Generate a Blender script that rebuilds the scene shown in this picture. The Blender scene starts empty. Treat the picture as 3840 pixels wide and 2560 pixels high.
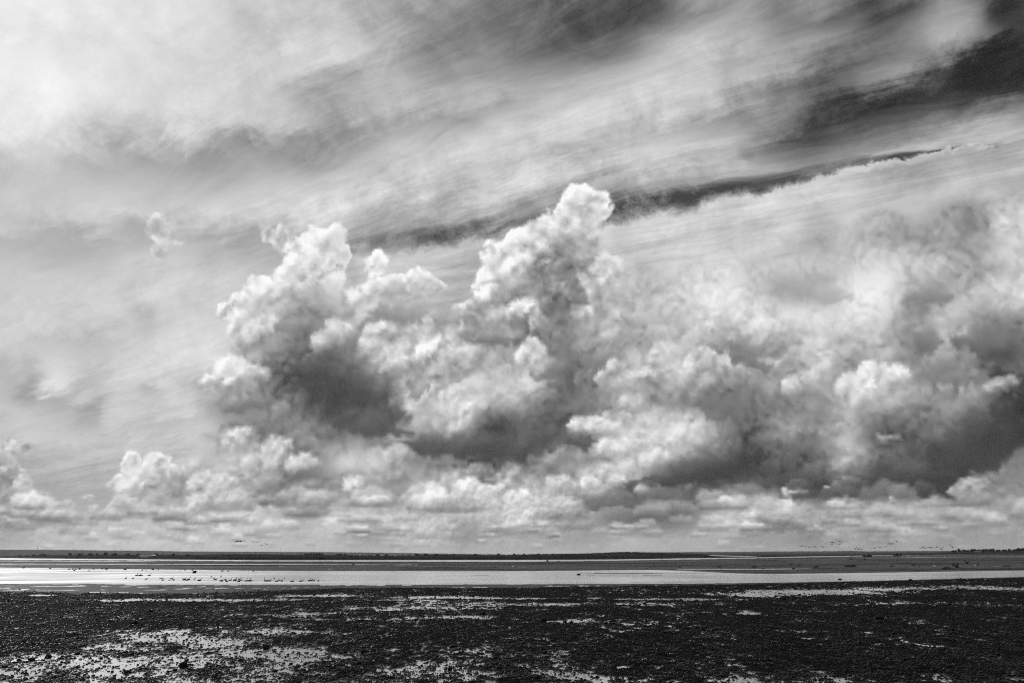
import bpy, bmesh, math, random
import numpy as np
from mathutils import Vector, Matrix
from mathutils.bvhtree import BVHTree

random.seed(7)
rng = np.random.default_rng(7)
SC = bpy.context.scene
COL = SC.collection
R = math.radians

# ------------------------------------------------------------------ camera
EYE = 4.0                                   # eye height over the mud (on the sea wall)
FPX, CX, CY = 2560.0, 1920.0, 1280.0        # focal length and centre in photograph pixels
PITCH, ROLL = R(17.23), R(0.30)
cam_data = bpy.data.cameras.new('camera')
cam = bpy.data.objects.new('camera', cam_data)
COL.objects.link(cam)
cam_data.lens, cam_data.sensor_width = 24.0, 36.0
cam_data.clip_start, cam_data.clip_end = 0.1, 40000.0
CAM_R = Matrix.Rotation(R(90) + PITCH, 3, 'X') @ Matrix.Rotation(-ROLL, 3, 'Z')
cam.matrix_world = Matrix.Translation((0, 0, EYE)) @ CAM_R.to_4x4()
SC.camera = cam
RM = np.array(CAM_R)

SUN_AZ, SUN_EL = R(-46), R(36)              # sun stands off the left edge, ahead of the camera

SC.view_settings.view_transform = 'Standard'
SC.view_settings.look = 'None'
SC.view_settings.exposure = 0.0
SC.view_settings.gamma = 1.0
SC.view_settings.use_curve_mapping = False
SC.render.engine = 'CYCLES'
SC.cycles.use_adaptive_sampling = True
SC.cycles.adaptive_threshold = 0.03
SC.cycles.use_denoising = False
SC.cycles.max_bounces = 5
SC.cycles.sample_clamp_indirect = 3.0
SC.cycles.sample_clamp_direct = 1.5
SC.cycles.pixel_filter_type = 'BLACKMAN_HARRIS'
SC.cycles.filter_width = 1.05


def ray(px, py):
    """directions for photograph pixels -> unit world vectors"""
    px, py = np.asarray(px, float), np.asarray(py, float)
    d = np.stack([(px - CX) / FPX, -(py - CY) / FPX, -np.ones_like(px)], -1)
    d = d @ RM.T
    return d / np.linalg.norm(d, axis=-1, keepdims=True)


def azel(px, py):
    d = ray(px, py)
    return np.arctan2(d[..., 0], d[..., 1]), np.arcsin(d[..., 2])


def to_px(p):
    """world direction/point relative to the eye -> photograph pixels"""
    c = np.asarray(p, float) @ RM
    w = np.maximum(-c[..., 2], 1e-6)
    return CX + FPX * c[..., 0] / w, CY - FPX * c[..., 1] / w, -c[..., 2]


def azel_to_px(az, el):
    d = np.stack([np.sin(az) * np.cos(el), np.cos(az) * np.cos(el), np.sin(el)], -1)
    return to_px(d)


# ------------------------------------------------------------------ sky
# coarse record of how bright the cloud cover is, 32 x 21 samples over the view (display value in percent)
LUM = '''
90 90 89 89 88 88 85 81 80 79 78 72 64 56 50 40 40 42 41 34 33 60 58 62 48 52 40 28 40 58 50 28
89 88 88 89 88 88 86 81 79 79 76 73 73 60 53 60 55 45 40 40 60 76 75 66 52 48 44 42 55 68 42 22
93 92 90 89 89 87 84 79 79 77 73 70 65 56 62 64 60 60 64 70 76 75 66 55 42 38 42 50 50 44 20 18
91 92 91 89 87 86 83 77 76 67 68 70 73 72 66 70 72 74 76 77 76 70 60 44 38 38 32 30 26 36 26 22
89 88 86 85 86 84 81 78 72 66 62 63 66 66 68 78 82 81 77 72 68 66 68 52 35 30 34 45 60 67 70 68
80 76 71 68 68 64 61 64 60 52 60 68 80 80 80 81 84 76 68 68 76 72 76 40 34 48 64 68 66 68 66 66
76 75 75 75 73 70 68 73 76 76 80 82 78 76 76 78 75 74 82 70 68 60 60 56 55 74 76 74 70 74 70 64
77 79 81 80 78 79 83 80 76 78 74 64 66 66 62 72 52 86 90 42 34 40 60 82 78 68 76 70 72 62 58 80
70 68 68 70 79 74 70 66 74 72 88 48 48 50 58 80 72 88 76 76 76 78 80 80 70 58 72 66 58 62 60 82
76 73 73 77 83 82 76 75 86 88 88 85 76 78 74 88 62 80 74 74 72 78 84 76 76 74 74 80 78 68 66 78
82 83 83 82 82 80 78 86 80 76 80 88 70 70 62 80 50 54 76 74 76 84 86 76 62 60 82 88 66 66 72 78
82 82 80 82 72 77 80 84 80 58 66 74 66 70 66 78 72 62 70 72 74 74 84 84 84 82 84 82 60 68 60 54
79 78 74 77 79 80 86 70 62 48 48 72 80 78 74 60 76 54 62 66 74 74 60 66 60 78 64 68 52 66 52 40
72 74 76 80 79 80 84 82 46 38 42 58 66 74 72 76 80 46 54 74 76 74 66 66 66 74 64 84 62 50 46 38
77 72 66 79 79 82 64 56 54 44 32 34 56 84 82 72 60 46 56 70 62 58 46 50 52 62 72 70 56 60 58 32
76 80 80 80 80 78 76 64 56 58 46 42 60 66 68 34 40 40 56 78 84 86 62 44 60 58 68 44 44 46 30 26
66 78 76 78 84 78 74 76 70 46 72 78 72 52 44 36 46 60 72 86 78 66 42 30 42 44 66 46 34 28 44 50
60 72 72 84 70 66 84 70 56 56 60 70 62 80 74 78 76 66 74 56 50 44 34 44 40 44 56 24 24 30 58 56
62 74 76 76 76 68 76 80 76 66 82 78 78 78 72 74 80 74 62 40 38 48 74 76 76 66 68 70 74 66 66 62
66 74 74 76 76 76 76 74 72 72 72 62 70 72 58 66 66 62 60 70 66 68 66 58 56 50 60 54 64 56 58 60
76 76 76 76 76 75 75 74 74 74 73 73 73 73 72 72 72 72 71 71 70 69 68 67 66 65 64 63 62 61 60 60
'''
LUMG = np.array([[float(v) for v in r.split()] for r in LUM.strip().split('\n')]) / 100.0


def sample_grid(g, px, py):
    gx = np.clip((px - 60.0) / 120.0, 0, g.shape[1] - 1.001)
    gy = np.clip((py - 52.0) / 104.0, 0, g.shape[0] - 1.001)
    def cub(t):      # catmull-rom weights
        return (-.5*t+t*t-.5*t**3, 1-2.5*t*t+1.5*t**3, .5*t+2*t*t-1.5*t**3, -.5*t*t+.5*t**3)
    ix, iy = np.floor(gx).astype(int), np.floor(gy).astype(int)
    wx, wy = cub(gx - ix), cub(gy - iy)
    out = 0
    for a in range(4):
        ya = np.clip(iy + a - 1, 0, g.shape[0] - 1)
        for b in range(4):
            xb = np.clip(ix + b - 1, 0, g.shape[1] - 1)
            out = out + g[ya, xb] * wx[b] * wy[a]
    return np.clip(out, 0.1, 0.97)


# height (photograph row) of the ragged top of the cumulus bank along the view
TOPS = [(-200, 1600), (0, 1620), (90, 1640), (140, 1720), (200, 1800), (300, 1830), (400, 1800), (470, 1700), (560, 1690), (650, 1720),
        (690, 1830), (750, 1500), (760, 1360), (790, 1230), (830, 1165), (930, 1120), (985, 1010), (1080, 960), (1150, 890), (1260, 900),
        (1300, 1000), (1345, 1030), (1400, 1000), (1460, 1040), (1540, 1050), (1620, 1045), (1650, 1090), (1700, 1110), (1740, 1090), (1790, 1030),
        (1850, 960), (1900, 910), (1975, 880), (2010, 900), (2040, 830), (2110, 740), (2190, 700), (2260, 730), (2290, 830), (2360, 960),
        (2500, 930), (2650, 900), (2800, 900), (3000, 820), (3200, 720), (3400, 640), (3700, 640), (4100, 660)]
TX = np.array([p[0] for p in TOPS], float); TY = np.array([p[1] for p in TOPS], float)


def cover_field(px, py):
    """> 0 inside the cumulus bank, < 0 in front of open sky; about 1 per 160 photograph pixels"""
    f = sum(np.clip((py - np.interp(px + o, TX, TY)) / 130.0, -1.2, 2.6) for o in (-110, -70, -30, 0, 30, 70, 110)) / 7.0
    # the notch of open sky between two towers, the gap low over the horizon, the wisps above the towers
    for (x, y, rx, ry, s) in [(1675, 1082, 75, 32, -1.4), (1040, 880, 70, 70, .12), (1885, 800, 45, 70, .10),
                              (600, 880, 100, 90, .05), (2780, 560, 60, 40, 0.9), (1130, 985, 60, 34, -1.0)]:
        g = np.exp(-(((px - x) / rx) ** 2 + ((py - y) / ry) ** 2))
        f = np.clip(f, -1.2, 2.6) * (1 - g) + s * g
    return np.clip(f, -1, 2.6)


# --- single heads and towers, farthest first: photo x, y, half width, half height, tone at the sunny side, tone away from it
HEADS = [(2130,960,200,190,.86,.74),(2140,930,150,110,.90,.78),(2065,865,92,95,.91,.80),(2120,840,92,80,.92,.80),(2195,772,108,86,.93,.78),(2255,805,62,50,.91,.78),
 (2150,1090,75,62,.91,.74),(2195,1185,48,30,.93,.8),(2060,1190,150,225,.62,.45),(1995,1020,180,190,.86,.52),(1880,1040,130,130,.93,.78),(1955,925,88,60,.93,.72),
 (1965,1175,62,46,.89,.70),(2015,1215,42,42,.82,.64),(1985,1350,60,90,.92,.72),
 (1545,1085,75,55,.90,.68),(1640,1095,75,40,.91,.82),(1500,1120,110,75,.90,.70),(1408,1005,62,74,.91,.86),(1570,1075,82,60,.91,.72),(1420,1110,105,90,.90,.68),
 (1005,885,40,48,.82,.76),(1050,905,42,66,.85,.78),(1250,930,72,82,.91,.82),(1290,970,44,66,.89,.80),(1145,930,72,66,.92,.84),(1180,968,135,110,.93,.84),(1120,1030,110,90,.91,.80),
 (980,1130,90,100,.89,.76),(900,1152,60,55,.91,.78),(832,1178,42,50,.91,.60),(872,1250,62,82,.89,.74),(1010,1262,105,70,.86,.60),
 (862,1385,72,50,.93,.84),(800,1430,85,52,.91,.58),(925,1425,95,60,.89,.50),(1250,1260,90,60,.86,.70),(1420,1280,80,60,.90,.72),(1600,1330,60,80,.90,.72),(1560,1500,90,80,.88,.74),
 (900,1660,70,70,.82,.70),(1040,1700,70,60,.85,.72),(1140,1740,70,45,.84,.66),
 (2310,1420,60,60,.88,.70),(2480,1330,50,50,.88,.74),(2640,1370,70,60,.84,.68),(2770,1370,72,50,.87,.68),(2865,1385,82,50,.85,.66),(2980,1455,36,42,.86,.70),
 (3370,1415,52,62,.93,.68),(3262,1402,62,56,.95,.78),(3215,1455,72,62,.93,.74),(3267,1440,24,20,.96,.84),(3560,1440,60,42,.76,.60),(3645,1445,62,50,.73,.58),(3755,1455,62,42,.72,.52),
 (2250,1620,120,60,.90,.76),(2340,1690,110,50,.90,.62),(2620,1720,120,60,.72,.42),(3180,1810,70,28,.84,.46),(3330,1640,45,22,.66,.56),
 (50,1652,52,46,.88,.50),(92,1685,62,46,.86,.46),(0,1790,75,95,.72,.52),
 (485,1742,52,50,.91,.80),(590,1735,78,48,.91,.74),(645,1790,50,72,.91,.56),(440,1822,72,60,.91,.76),(530,1830,90,100,.88,.60),(620,1880,70,90,.66,.56),
 (100,1822,52,40,.87,.60),(195,1900,72,38,.83,.58),(325,1868,55,32,.88,.68),(455,1895,62,42,.90,.64),(560,1922,62,30,.88,.78),
 (765,1812,62,48,.92,.70),(835,1845,66,66,.90,.58),(742,1892,45,46,.88,.74),(900,1960,70,28,.84,.72),
 (1335,1830,48,50,.91,.78),(1405,1880,60,40,.88,.74),(1640,1890,62,40,.88,.72),(1770,1845,72,58,.91,.76),(1845,1860,60,50,.90,.76),(1945,1875,58,48,.93,.78),(1290,1955,72,34,.89,.72),(1080,1900,60,34,.86,.72),
 (2100,1800,52,28,.87,.76),(2212,1812,36,30,.91,.80),(2430,1830,52,30,.89,.66),(2310,1800,40,22,.86,.74),(2020,1930,50,30,.84,.66),(2750,1880,56,40,.84,.68),(2860,1930,80,36,.84,.62),
 (3372,1850,46,38,.92,.72),(3458,1832,46,40,.87,.68),(3150,1862,82,44,.84,.68),(2962,1905,62,34,.88,.70),(3000,1838,60,44,.85,.70),(3640,1830,80,50,.74,.60),(3380,1990,44,22,.80,.66),(3480,1960,50,28,.78,.62),(3720,1960,60,30,.74,.60)]


HEADS = [(615,860,85,80,.77,.69),(620,945,80,60,.77,.74),(20,1730,90,95,.82,.60),(60,1830,95,80,.85,.62),(150,1885,110,60,.85,.62),(250,1895,80,46,.86,.66),(345,1905,80,38,.86,.66)] + HEADS
# flat shaded undersides: x, y, half width, half height, tilt (degrees, rising to the right), tone low, tone high
BASES = [(1430,1815,115,40,0,.56,.62),(2620,1735,270,80,14,.25,.50),(3330,1790,350,85,10,.23,.44),(3690,1630,230,130,24,.24,.36),(1130,1845,195,60,2,.36,.54),(2260,1880,150,45,2,.38,.50),
 (2490,1865,170,52,-2,.37,.48),(1770,1655,270,66,-6,.30,.44),(1330,1440,250,120,-24,.29,.44),(1390,1570,210,60,-5,.33,.42),(1670,1722,100,18,0,.48,.56),(3010,1795,170,45,4,.28,.42),
 (2830,1325,110,72,-28,.42,.58),(3480,1115,115,42,4,.50,.62),(3720,1280,180,90,-6,.37,.50),(1110,1215,95,50,0,.47,.62),(1500,1170,120,52,-4,.55,.68),(1700,1195,115,36,0,.52,.66),
 (1840,1268,95,30,4,.46,.62),(2085,1375,95,48,10,.42,.56),(2235,1352,60,42,0,.46,.60),(3040,1085,170,46,-10,.66,.74),(1555,1425,50,55,0,.50,.64),(935,1500,110,34,10,.44,.58),
 (2040,1640,210,60,0,.32,.42),(2700,1530,90,60,0,.44,.54),(3470,1270,60,50,0,.44,.54),(3560,1400,130,50,-4,.46,.56),(2770,1830,90,28,5,.50,.60),(3250,1945,200,20,3,.48,.58),(3600,1880,160,18,3,.46,.56),
 (2100,1970,190,20,0,.52,.62),(1800,1995,160,26,0,.54,.64),(1370,1990,110,22,0,.58,.66),(470,1930,110,14,0,.60,.70),(150,1925,110,12,0,.60,.70),(2950,1970,120,24,0,.44,.54),(780,1640,110,16,6,.64,.72),
 (3500,1930,120,16,3,.46,.56),(1700,1905,120,16,0,.58,.68),(700,1975,70,8,0,.62,.70),(1150,1935,60,14,0,.58,.66)]
_r = random.Random(11)
LOW = []
for k in range(230):
    t = _r.random() ** .8
    y = 2058 - 190 * (1 - t)
    rx = (18 + 62 * (1 - t)) * _r.uniform(.7, 1.5)
    x = _r.uniform(-120, 3960)
    LOW.append((y, x, rx, rx * _r.uniform(.34, .70), _r.uniform(.03, .19), _r.uniform(.0, .13)))
LOW.sort(key=lambda v: -v[0])


def sm(v): v = np.clip(v, 0, 1); return v * v * (3 - 2 * v)


def clouds(px, py):
    """tone, edge distance and crispness of the cumulus bank with every head laid over it, farthest first"""
    shape = px.shape; px, py = px.ravel(), py.ravel()
    tone = sample_grid(LUMG, px, py)
    cov = cover_field(px, py)
    crisp = np.zeros_like(tone)

    def put(hx, hy, rx, ry, ta, tb, k, rel=None):
        i = np.nonzero((np.abs(px - hx) < 1.5 * rx) & (np.abs(py - hy) < 1.5 * ry))[0]
        if not len(i): return
        x, y = (px[i] - hx) / rx, (hy - py[i]) / ry
        r = np.hypot(x, y)
        th = np.arctan2(y, x); h = math.sin(k * 12.9898) * 43758.5453 % 6.28
        bump = .11 * np.abs(np.sin(2.5 * th + h)) + .07 * np.abs(np.sin(5.5 * th + 2.1 * h)) + .04 * np.abs(np.sin(10.5 * th + 3.3 * h)) - .08
        s_ = 1.0 - r + bump
        d = -.45 * x + .89 * y
        foot = sm((d + .75) / .9)
        w = 9.0 / min(rx, 90) if rel is None else 10.0 / rx
        al = sm((s_ + .02) / max(w, .07)) * foot
        g = sm((d + .55) / 1.3)
        lobe = .05 * np.sin(7 * x + h) * np.sin(6 * y + 2 * h) + .03 * np.sin(13 * x + 2 * h + 3 * y) * np.sin(11 * y + h)
        back = np.clip(1 - np.abs(s_ + .20) / .20, 0, 1) * foot
        if rel is None:
            tn = tb + (ta - tb) * g + lobe
            t = tone[i] - back * .06
        else:
            t = tone[i] - back * .05
            tn = t + rel[0] * (g - .35) * 1.3 - rel[1] * (1 - g) + lobe * .5
            al = al * rel[2]
        tone[i] = t * (1 - al) + tn * al
        if rel is None:
            cov[i] = np.maximum(cov[i], np.where(foot > .2, np.clip(s_ * np.clip(rx / 80.0, 1.0, 2.0) + .28 * foot, -1, 2.6), -1))
            crisp[i] = np.maximum(crisp[i], sm((s_ + .25) / .3) * foot)

    tone = .66 + (tone - .66) * 1.08 + .035 * sm((px - 2300) / 300) * sm((1560 - py) / 200)
    for k, (hx, hy, rx, ry, ta, tb) in enumerate(HEADS): put(hx, hy, rx, ry, ta, tb, k)
    # the small lumps of which the bank is heaped up
    r_ = random.Random(5)
    BIL = []
    for k in range(1250):
        x = r_.uniform(-100, 3950); y = r_.uniform(720, 1900)
        top = float(np.interp(x, TX, TY)) + 40
        if y < top + (60 if x < 2300 else 0): continue
        soft = 1.0
        if x < 780 and y < 1640: continue
        if x > 2150: soft = .62
        if x > 2350 and y < 1250: soft = .30
        rr = 20 + 78 * r_.random() ** 1.8
        BIL.append((y, x, rr, rr * r_.uniform(.6, .95), k, soft))
    BIL.sort()
    for (y, x, rx, ry, k, soft) in BIL:
        l = float(sample_grid(LUMG, np.array([x]), np.array([y]))[0])
        am = (.35 + .65 * sm((l - .35) / .35)) * soft
        put(x, y, rx, ry, 0, 0, k + 300, rel=(.10 * am * r_.uniform(.1, 1.5), .06 * am, .8))
    for (hx, hy, rx, ry, rot, tl, th_) in BASES:
        i = np.nonzero(np.hypot(px - hx, py - hy) < 1.7 * rx)[0]
        if not len(i): continue
        c, n = math.cos(R(rot)), math.sin(R(rot))
        dx, dy = px[i] - hx, hy - py[i]
        x, y = (dx * c + dy * n) / rx, (-dx * n + dy * c) / ry
        r = np.hypot(x, y)
        wav = .10 * np.sin(4.5 * x + hx) + .06 * np.sin(11 * x + hy) + .05 * np.sin(23 * x + hx)
        sharp = sm((1.0 - r + wav) / np.where(y < 0, .16, .75))
        up = np.clip((y + .6) / 1.3, 0, 1)
        tone[i] = tone[i] * (1 - .82 * sharp) + (tl + (th_ - tl) * up) * .82 * sharp
        cov[i] = np.maximum(cov[i], np.clip((1 - r) * 1.2, -1, 1.5))
    for k, (hy, hx, rx, ry, up_, dn) in enumerate(LOW):
        i = np.nonzero((np.abs(px - hx) < 1.4 * rx) & (np.abs(py - hy) < 1.7 * ry))[0]
        if not len(i): continue
        x, y = (px[i] - hx) / rx, (hy - py[i]) / ry
        base = sm((y + .6) / .3)                         # flat underside
        puff = 1.0 - np.hypot(x, y) + .16 * np.abs(np.sin(4 * x + hx)) + .08 * np.abs(np.sin(9 * x + hy))
        al = sm(puff / .30) * base * .9
        t0 = tone[i] * .6 + .4 * .70 + up_ * np.clip((y - .1) * 1.8, -.6, 1) - dn * np.clip((.15 - y) * 1.5, 0, 1)
        tone[i] = tone[i] * (1 - al) + t0 * al
    return np.clip(tone, .1, .97).reshape(shape), cov.reshape(shape), crisp.reshape(shape)


BGG = LUMG.copy()
for (c0, c1, r0, r1, v) in [(8, 10, 8, 8, .62), (15, 16, 7, 8, .56), (17, 18, 6, 7, .50), (16, 31, 8, 20, .78), (0, 7, 10, 20, .80),
                            (8, 15, 9, 20, .72), (19, 22, 7, 7, .74), (4, 5, 8, 8, .70)]:
    BGG[r0:r1 + 1, c0:c1 + 1] = v
BGG[10:16, 0:7] = LUMG[10:16, 0:7]
BGG[15, 0:8] = .78; BGG[16, 0:8] = .74; BGG[17, 0:8] = .67; BGG[18:, 0:8] = .70
BGG[2, 22:25] = (.66, .57, .48); BGG[3, 21:25] = (.68, .59, .50, .43); BGG[4, 21:26] = (.70, .65, .56, .45, .35); BGG[5, 21:26] = (.75, .69, .58, .47, .46)
BGG[6, 19:25] = .74; BGG[7, 11:16] = .66; BGG[8, 11:16] = .62; BGG[7, 17:20] = .70


class Tree:
    """short hand for building a shader tree"""
    def __init__(s, nt): s.nt = nt; nt.nodes.clear()
    def put(s, sock, v):
        if v is None: return
        if isinstance(v, (int, float)): sock.default_value = v
        elif isinstance(v, (tuple, list)): sock.default_value = v
        else: s.nt.links.new(v, sock)
    def m(s, op, a, b=None, c=None, clamp=False):
        n = s.nt.nodes.new('ShaderNodeMath'); n.operation = op; n.use_clamp = clamp
        s.put(n.inputs[0], a); s.put(n.inputs[1], b); s.put(n.inputs[2], c); return n.outputs[0]
    def vm(s, op, a, b=None, c=None, scale=None):
        n = s.nt.nodes.new('ShaderNodeVectorMath'); n.operation = op
        s.put(n.inputs[0], a); s.put(n.inputs[1], b)
        if c is not None: s.put(n.inputs[2], c)
        if scale is not None: s.put(n.inputs['Scale'], scale)
        return n.outputs['Value'] if op in ('DOT_PRODUCT', 'LENGTH') else n.outputs[0]
    def xyz(s, x=0.0, y=0.0, z=0.0):
        n = s.nt.nodes.new('ShaderNodeCombineXYZ')
        for i, v in enumerate((x, y, z)): s.put(n.inputs[i], v)
        return n.outputs[0]
    def sep(s, v):
        n = s.nt.nodes.new('ShaderNodeSeparateXYZ'); s.put(n.inputs[0], v); return n.outputs
    def seprgb(s, v):
        n = s.nt.nodes.new('ShaderNodeSeparateColor'); s.put(n.inputs[0], v); return n.outputs
    def noise(s, vec, scale, detail=6, rough=.5, dist=0.0, kind='FBM', lac=2.0, color=False):
        n = s.nt.nodes.new('ShaderNodeTexNoise'); n.noise_dimensions = '3D'; n.noise_type = kind
        s.put(n.inputs['Vector'], vec); n.inputs['Scale'].default_value = scale; n.inputs['Detail'].default_value = detail
        n.inputs['Roughness'].default_value = rough; n.inputs['Distortion'].default_value = dist; n.inputs['Lacunarity'].default_value = lac
        return n.outputs['Color' if color else 'Fac']
    def voro(s, vec, scale, detail=0, rough=.5, feature='F1', smooth=None, lac=2.0, rand=1.0):
        n = s.nt.nodes.new('ShaderNodeTexVoronoi'); n.voronoi_dimensions = '3D'; n.feature = feature
        s.put(n.inputs['Vector'], vec); n.inputs['Scale'].default_value = scale; n.inputs['Detail'].default_value = detail
        n.inputs['Roughness'].default_value = rough; n.inputs['Lacunarity'].default_value = lac
        n.inputs['Randomness'].default_value = rand
        if smooth is not None: n.inputs['Smoothness'].default_value = smooth
        return n.outputs['Distance']
    def smooth(s, v, a, b, lo=0.0, hi=1.0):
        n = s.nt.nodes.new('ShaderNodeMapRange'); n.interpolation_type = 'SMOOTHSTEP'
        s.put(n.inputs[0], v); s.put(n.inputs[1], a); s.put(n.inputs[2], b); s.put(n.inputs[3], lo); s.put(n.inputs[4], hi)
        return n.outputs[0]
    def lin(s, v, a, b, lo=0.0, hi=1.0, clamp=True):
        n = s.nt.nodes.new('ShaderNodeMapRange'); n.clamp = clamp
        s.put(n.inputs[0], v); s.put(n.inputs[1], a); s.put(n.inputs[2], b); s.put(n.inputs[3], lo); s.put(n.inputs[4], hi)
        return n.outputs[0]
    def mix(s, f, a, b):
        n = s.nt.nodes.new('ShaderNodeMix'); n.data_type = 'FLOAT'
        s.put(n.inputs[0], f); s.put(n.inputs[2], a); s.put(n.inputs[3], b); return n.outputs[0]
    def mixc(s, f, a, b):
        n = s.nt.nodes.new('ShaderNodeMix'); n.data_type = 'RGBA'
        s.put(n.inputs[0], f); s.put(n.inputs[6], a); s.put(n.inputs[7], b); return n.outputs[2]
    def ramp(s, f, cols, interp='LINEAR'):
        n = s.nt.nodes.new('ShaderNodeValToRGB'); r = n.color_ramp; r.interpolation = interp
        k = len(cols)
        while len(r.elements) < k: r.elements.new(0.5)
        for i, c in enumerate(cols):
            r.elements[i].position = i / (k - 1)
        for i, c in enumerate(cols):
            r.elements[i].color = (float(c[0]), float(c[1]), float(c[2]), 1.0)
        s.put(n.inputs[0], f); return n.outputs[0]
    def curve(s, f, pts):
        n = s.nt.nodes.new('ShaderNodeFloatCurve'); c = n.mapping.curves[0]
        n.mapping.use_clip = False
        c.points[0].location = pts[0]; c.points[1].location = pts[-1]
        for p in pts[1:-1]: c.points.new(*p)
        n.mapping.update(); s.put(n.inputs['Value'], f); return n.outputs[0]


AZ0 = R(44.5)
world = bpy.data.worlds.new('World')
SC.world = world
world.use_nodes = True
T = Tree(world.node_tree)
tc = T.nt.nodes.new('ShaderNodeTexCoord')
P = T.vm('NORMALIZE', tc.outputs['Generated'])
X, Y, Z = T.sep(P)
AZ = T.m('ARCTAN2', X, Y)
EL = T.m('ARCSINE', Z)


def lookup(az, el, rows, npts, field, nch):
    """bend a record over the sky: curves along the azimuth for each elevation, blended upwards; left and right half apart"""
    u = T.lin(az, -AZ0, AZ0)
    halves = []
    steps = None
    for side in ((0, 1) if nch > 1 else (2,)):
        uh = u if side == 2 else T.m('SUBTRACT', T.m('MULTIPLY', u, 2.0), float(side), clamp=True)
        uu = T.xyz(uh, uh, uh)
        ax = np.linspace(*[(-AZ0, 0), (0, AZ0), (-AZ0, AZ0)][side], npts)
        A, E = np.meshgrid(ax, rows)
        V = field(A, E)
        if steps is None: steps = [None] + [T.lin(el, float(rows[k - 1]), float(rows[k])) for k in range(1, len(rows))]
        out = None
        for k in range(len(rows)):
            n = T.nt.nodes.new('ShaderNodeRGBCurve')
            for ch in range(nch):
                c = n.mapping.curves[ch]; v = V[k, :, ch]
                c.points[0].location = (0.0, float(v[0])); c.points[1].location = (1.0, float(v[-1]))
                for i in range(1, npts - 1): c.points.new(i / (npts - 1), float(v[i]))
            n.mapping.update()
            T.put(n.inputs['Color'], uu)
            out = n.outputs[0] if out is None else T.mixc(steps[k], out, n.outputs[0])
        halves.append(out)
    if len(halves) == 1: return halves[0]
    return T.mixc(T.m('GREATER_THAN', u, .5), halves[0], halves[1])


# --- high thin cloud: streaks of a flat sheet seen in perspective, drawn out along the wind
hz = T.m('ADD', T.m('MAXIMUM', Z, 0.0), 0.10)
PX_, PY_ = T.m('DIVIDE', X, hz), T.m('DIVIDE', Y, hz)
wa = R(-61)
AL = T.m('ADD', T.m('MULTIPLY', PX_, math.sin(wa)), T.m('MULTIPLY', PY_, math.cos(wa)))
AC = T.m('SUBTRACT', T.m('MULTIPLY', PX_, math.cos(wa)), T.m('MULTIPLY', PY_, math.sin(wa)))
bend = T.noise(T.xyz(T.m('MULTIPLY', AL, .9), T.m('MULTIPLY', AC, 1.6), 0.0), 1.0, 6, .55, color=True)
bx, by, bz = T.sep(T.vm('SUBTRACT', bend, (.5, .5, .5)))
ALw = T.m('ADD', AL, T.m('MULTIPLY', bx, .9))
ACw = T.m('ADD', AC, T.m('MULTIPLY', by, .34))
streak = T.noise(T.xyz(T.m('MULTIPLY', ALw, 1.2), T.m('MULTIPLY', ACw, 6.0), 3.0), 1.0, 10, .66)
fibre = T.noise(T.xyz(T.m('MULTIPLY', ALw, 4.5), T.m('MULTIPLY', ACw, 26.0), 9.0), 1.0, 7, .68)
fluff = T.noise(T.vm('ADD', P, T.vm('SCALE', T.xyz(bx, by, bz), scale=.05)), 12.0, 11, .70, dist=.25)
# warped look-up of the broad light and dark of the high cloud
azb = T.m('ADD', AZ, T.m('MULTIPLY', bx, .10))
elb = T.m('ADD', EL, T.m('MULTIPLY', T.m('SUBTRACT', streak, .5), .075))
elb = T.m('ADD', elb, T.m('MULTIPLY', T.m('SUBTRACT', fluff, .5), .07))


# broad drawn-out bands of the high cloud: x, y, half length, half width, tilt, tone, weight
STREAKS = [(100,1300,260,30,4,.72,.6),(350,1335,200,26,0,.72,.7),(180,1420,110,34,-30,.86,.75),(240,1345,70,40,0,.86,.6),(110,1455,40,54,10,.56,.9),(215,1495,84,30,-25,.66,.8),(310,1540,80,36,-38,.63,.85),(250,1450,110,22,-32,.88,.8),(20,1450,34,44,0,.68,.6),
 (620,1290,170,100,0,.85,.55),(540,1160,60,40,0,.86,.6),(535,1210,38,40,0,.66,.9),(540,1165,70,24,0,.88,.7),(450,1360,120,50,0,.85,.5),(530,1432,50,26,-40,.66,.8),(700,1210,60,22,-10,.87,.5),
 (2230,110,430,125,4,.35,.9),(2060,170,240,70,8,.42,.6),(2620,150,260,70,12,.75,.85),(2750,320,480,95,20,.77,.85),(2150,460,480,105,17,.81,.7),
 (3160,240,330,55,18,.42,.9),(3060,345,400,50,17,.40,.85),(3660,110,170,62,22,.70,.9),(3400,235,260,30,24,.62,.8),(3720,270,250,85,16,.20,.9),(3350,440,500,55,13,.27,.95),
 (3790,45,110,60,30,.20,.9),(3300,28,260,24,10,.26,.8),(3560,500,460,24,14,.70,.9),(3100,600,700,24,13,.71,.85),(2760,430,280,26,17,.58,.7),(2690,560,110,36,8,.78,.8),
 (2960,150,180,40,20,.66,.6),(2500,655,430,26,12,.60,.7),(2330,580,470,34,14,.79,.6),(2200,640,300,22,12,.68,.5),(780,560,420,40,3,.62,.8),(1180,515,320,34,7,.56,.8),(1260,295,230,34,5,.62,.7),
 (1660,180,220,46,9,.54,.75),(1420,400,260,26,6,.66,.5),(1700,560,500,56,15,.82,.6),(1230,720,420,38,15,.81,.6),(300,865,420,30,0,.67,.7),(380,800,300,28,2,.81,.6),(1300,860,430,24,8,.60,.6),
 (1800,430,130,28,10,.58,.6),(1480,600,60,34,60,.80,.5),(1650,60,260,45,6,.50,.7),(2480,500,160,20,14,.62,.5),(3500,330,300,24,16,.34,.7)]


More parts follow.
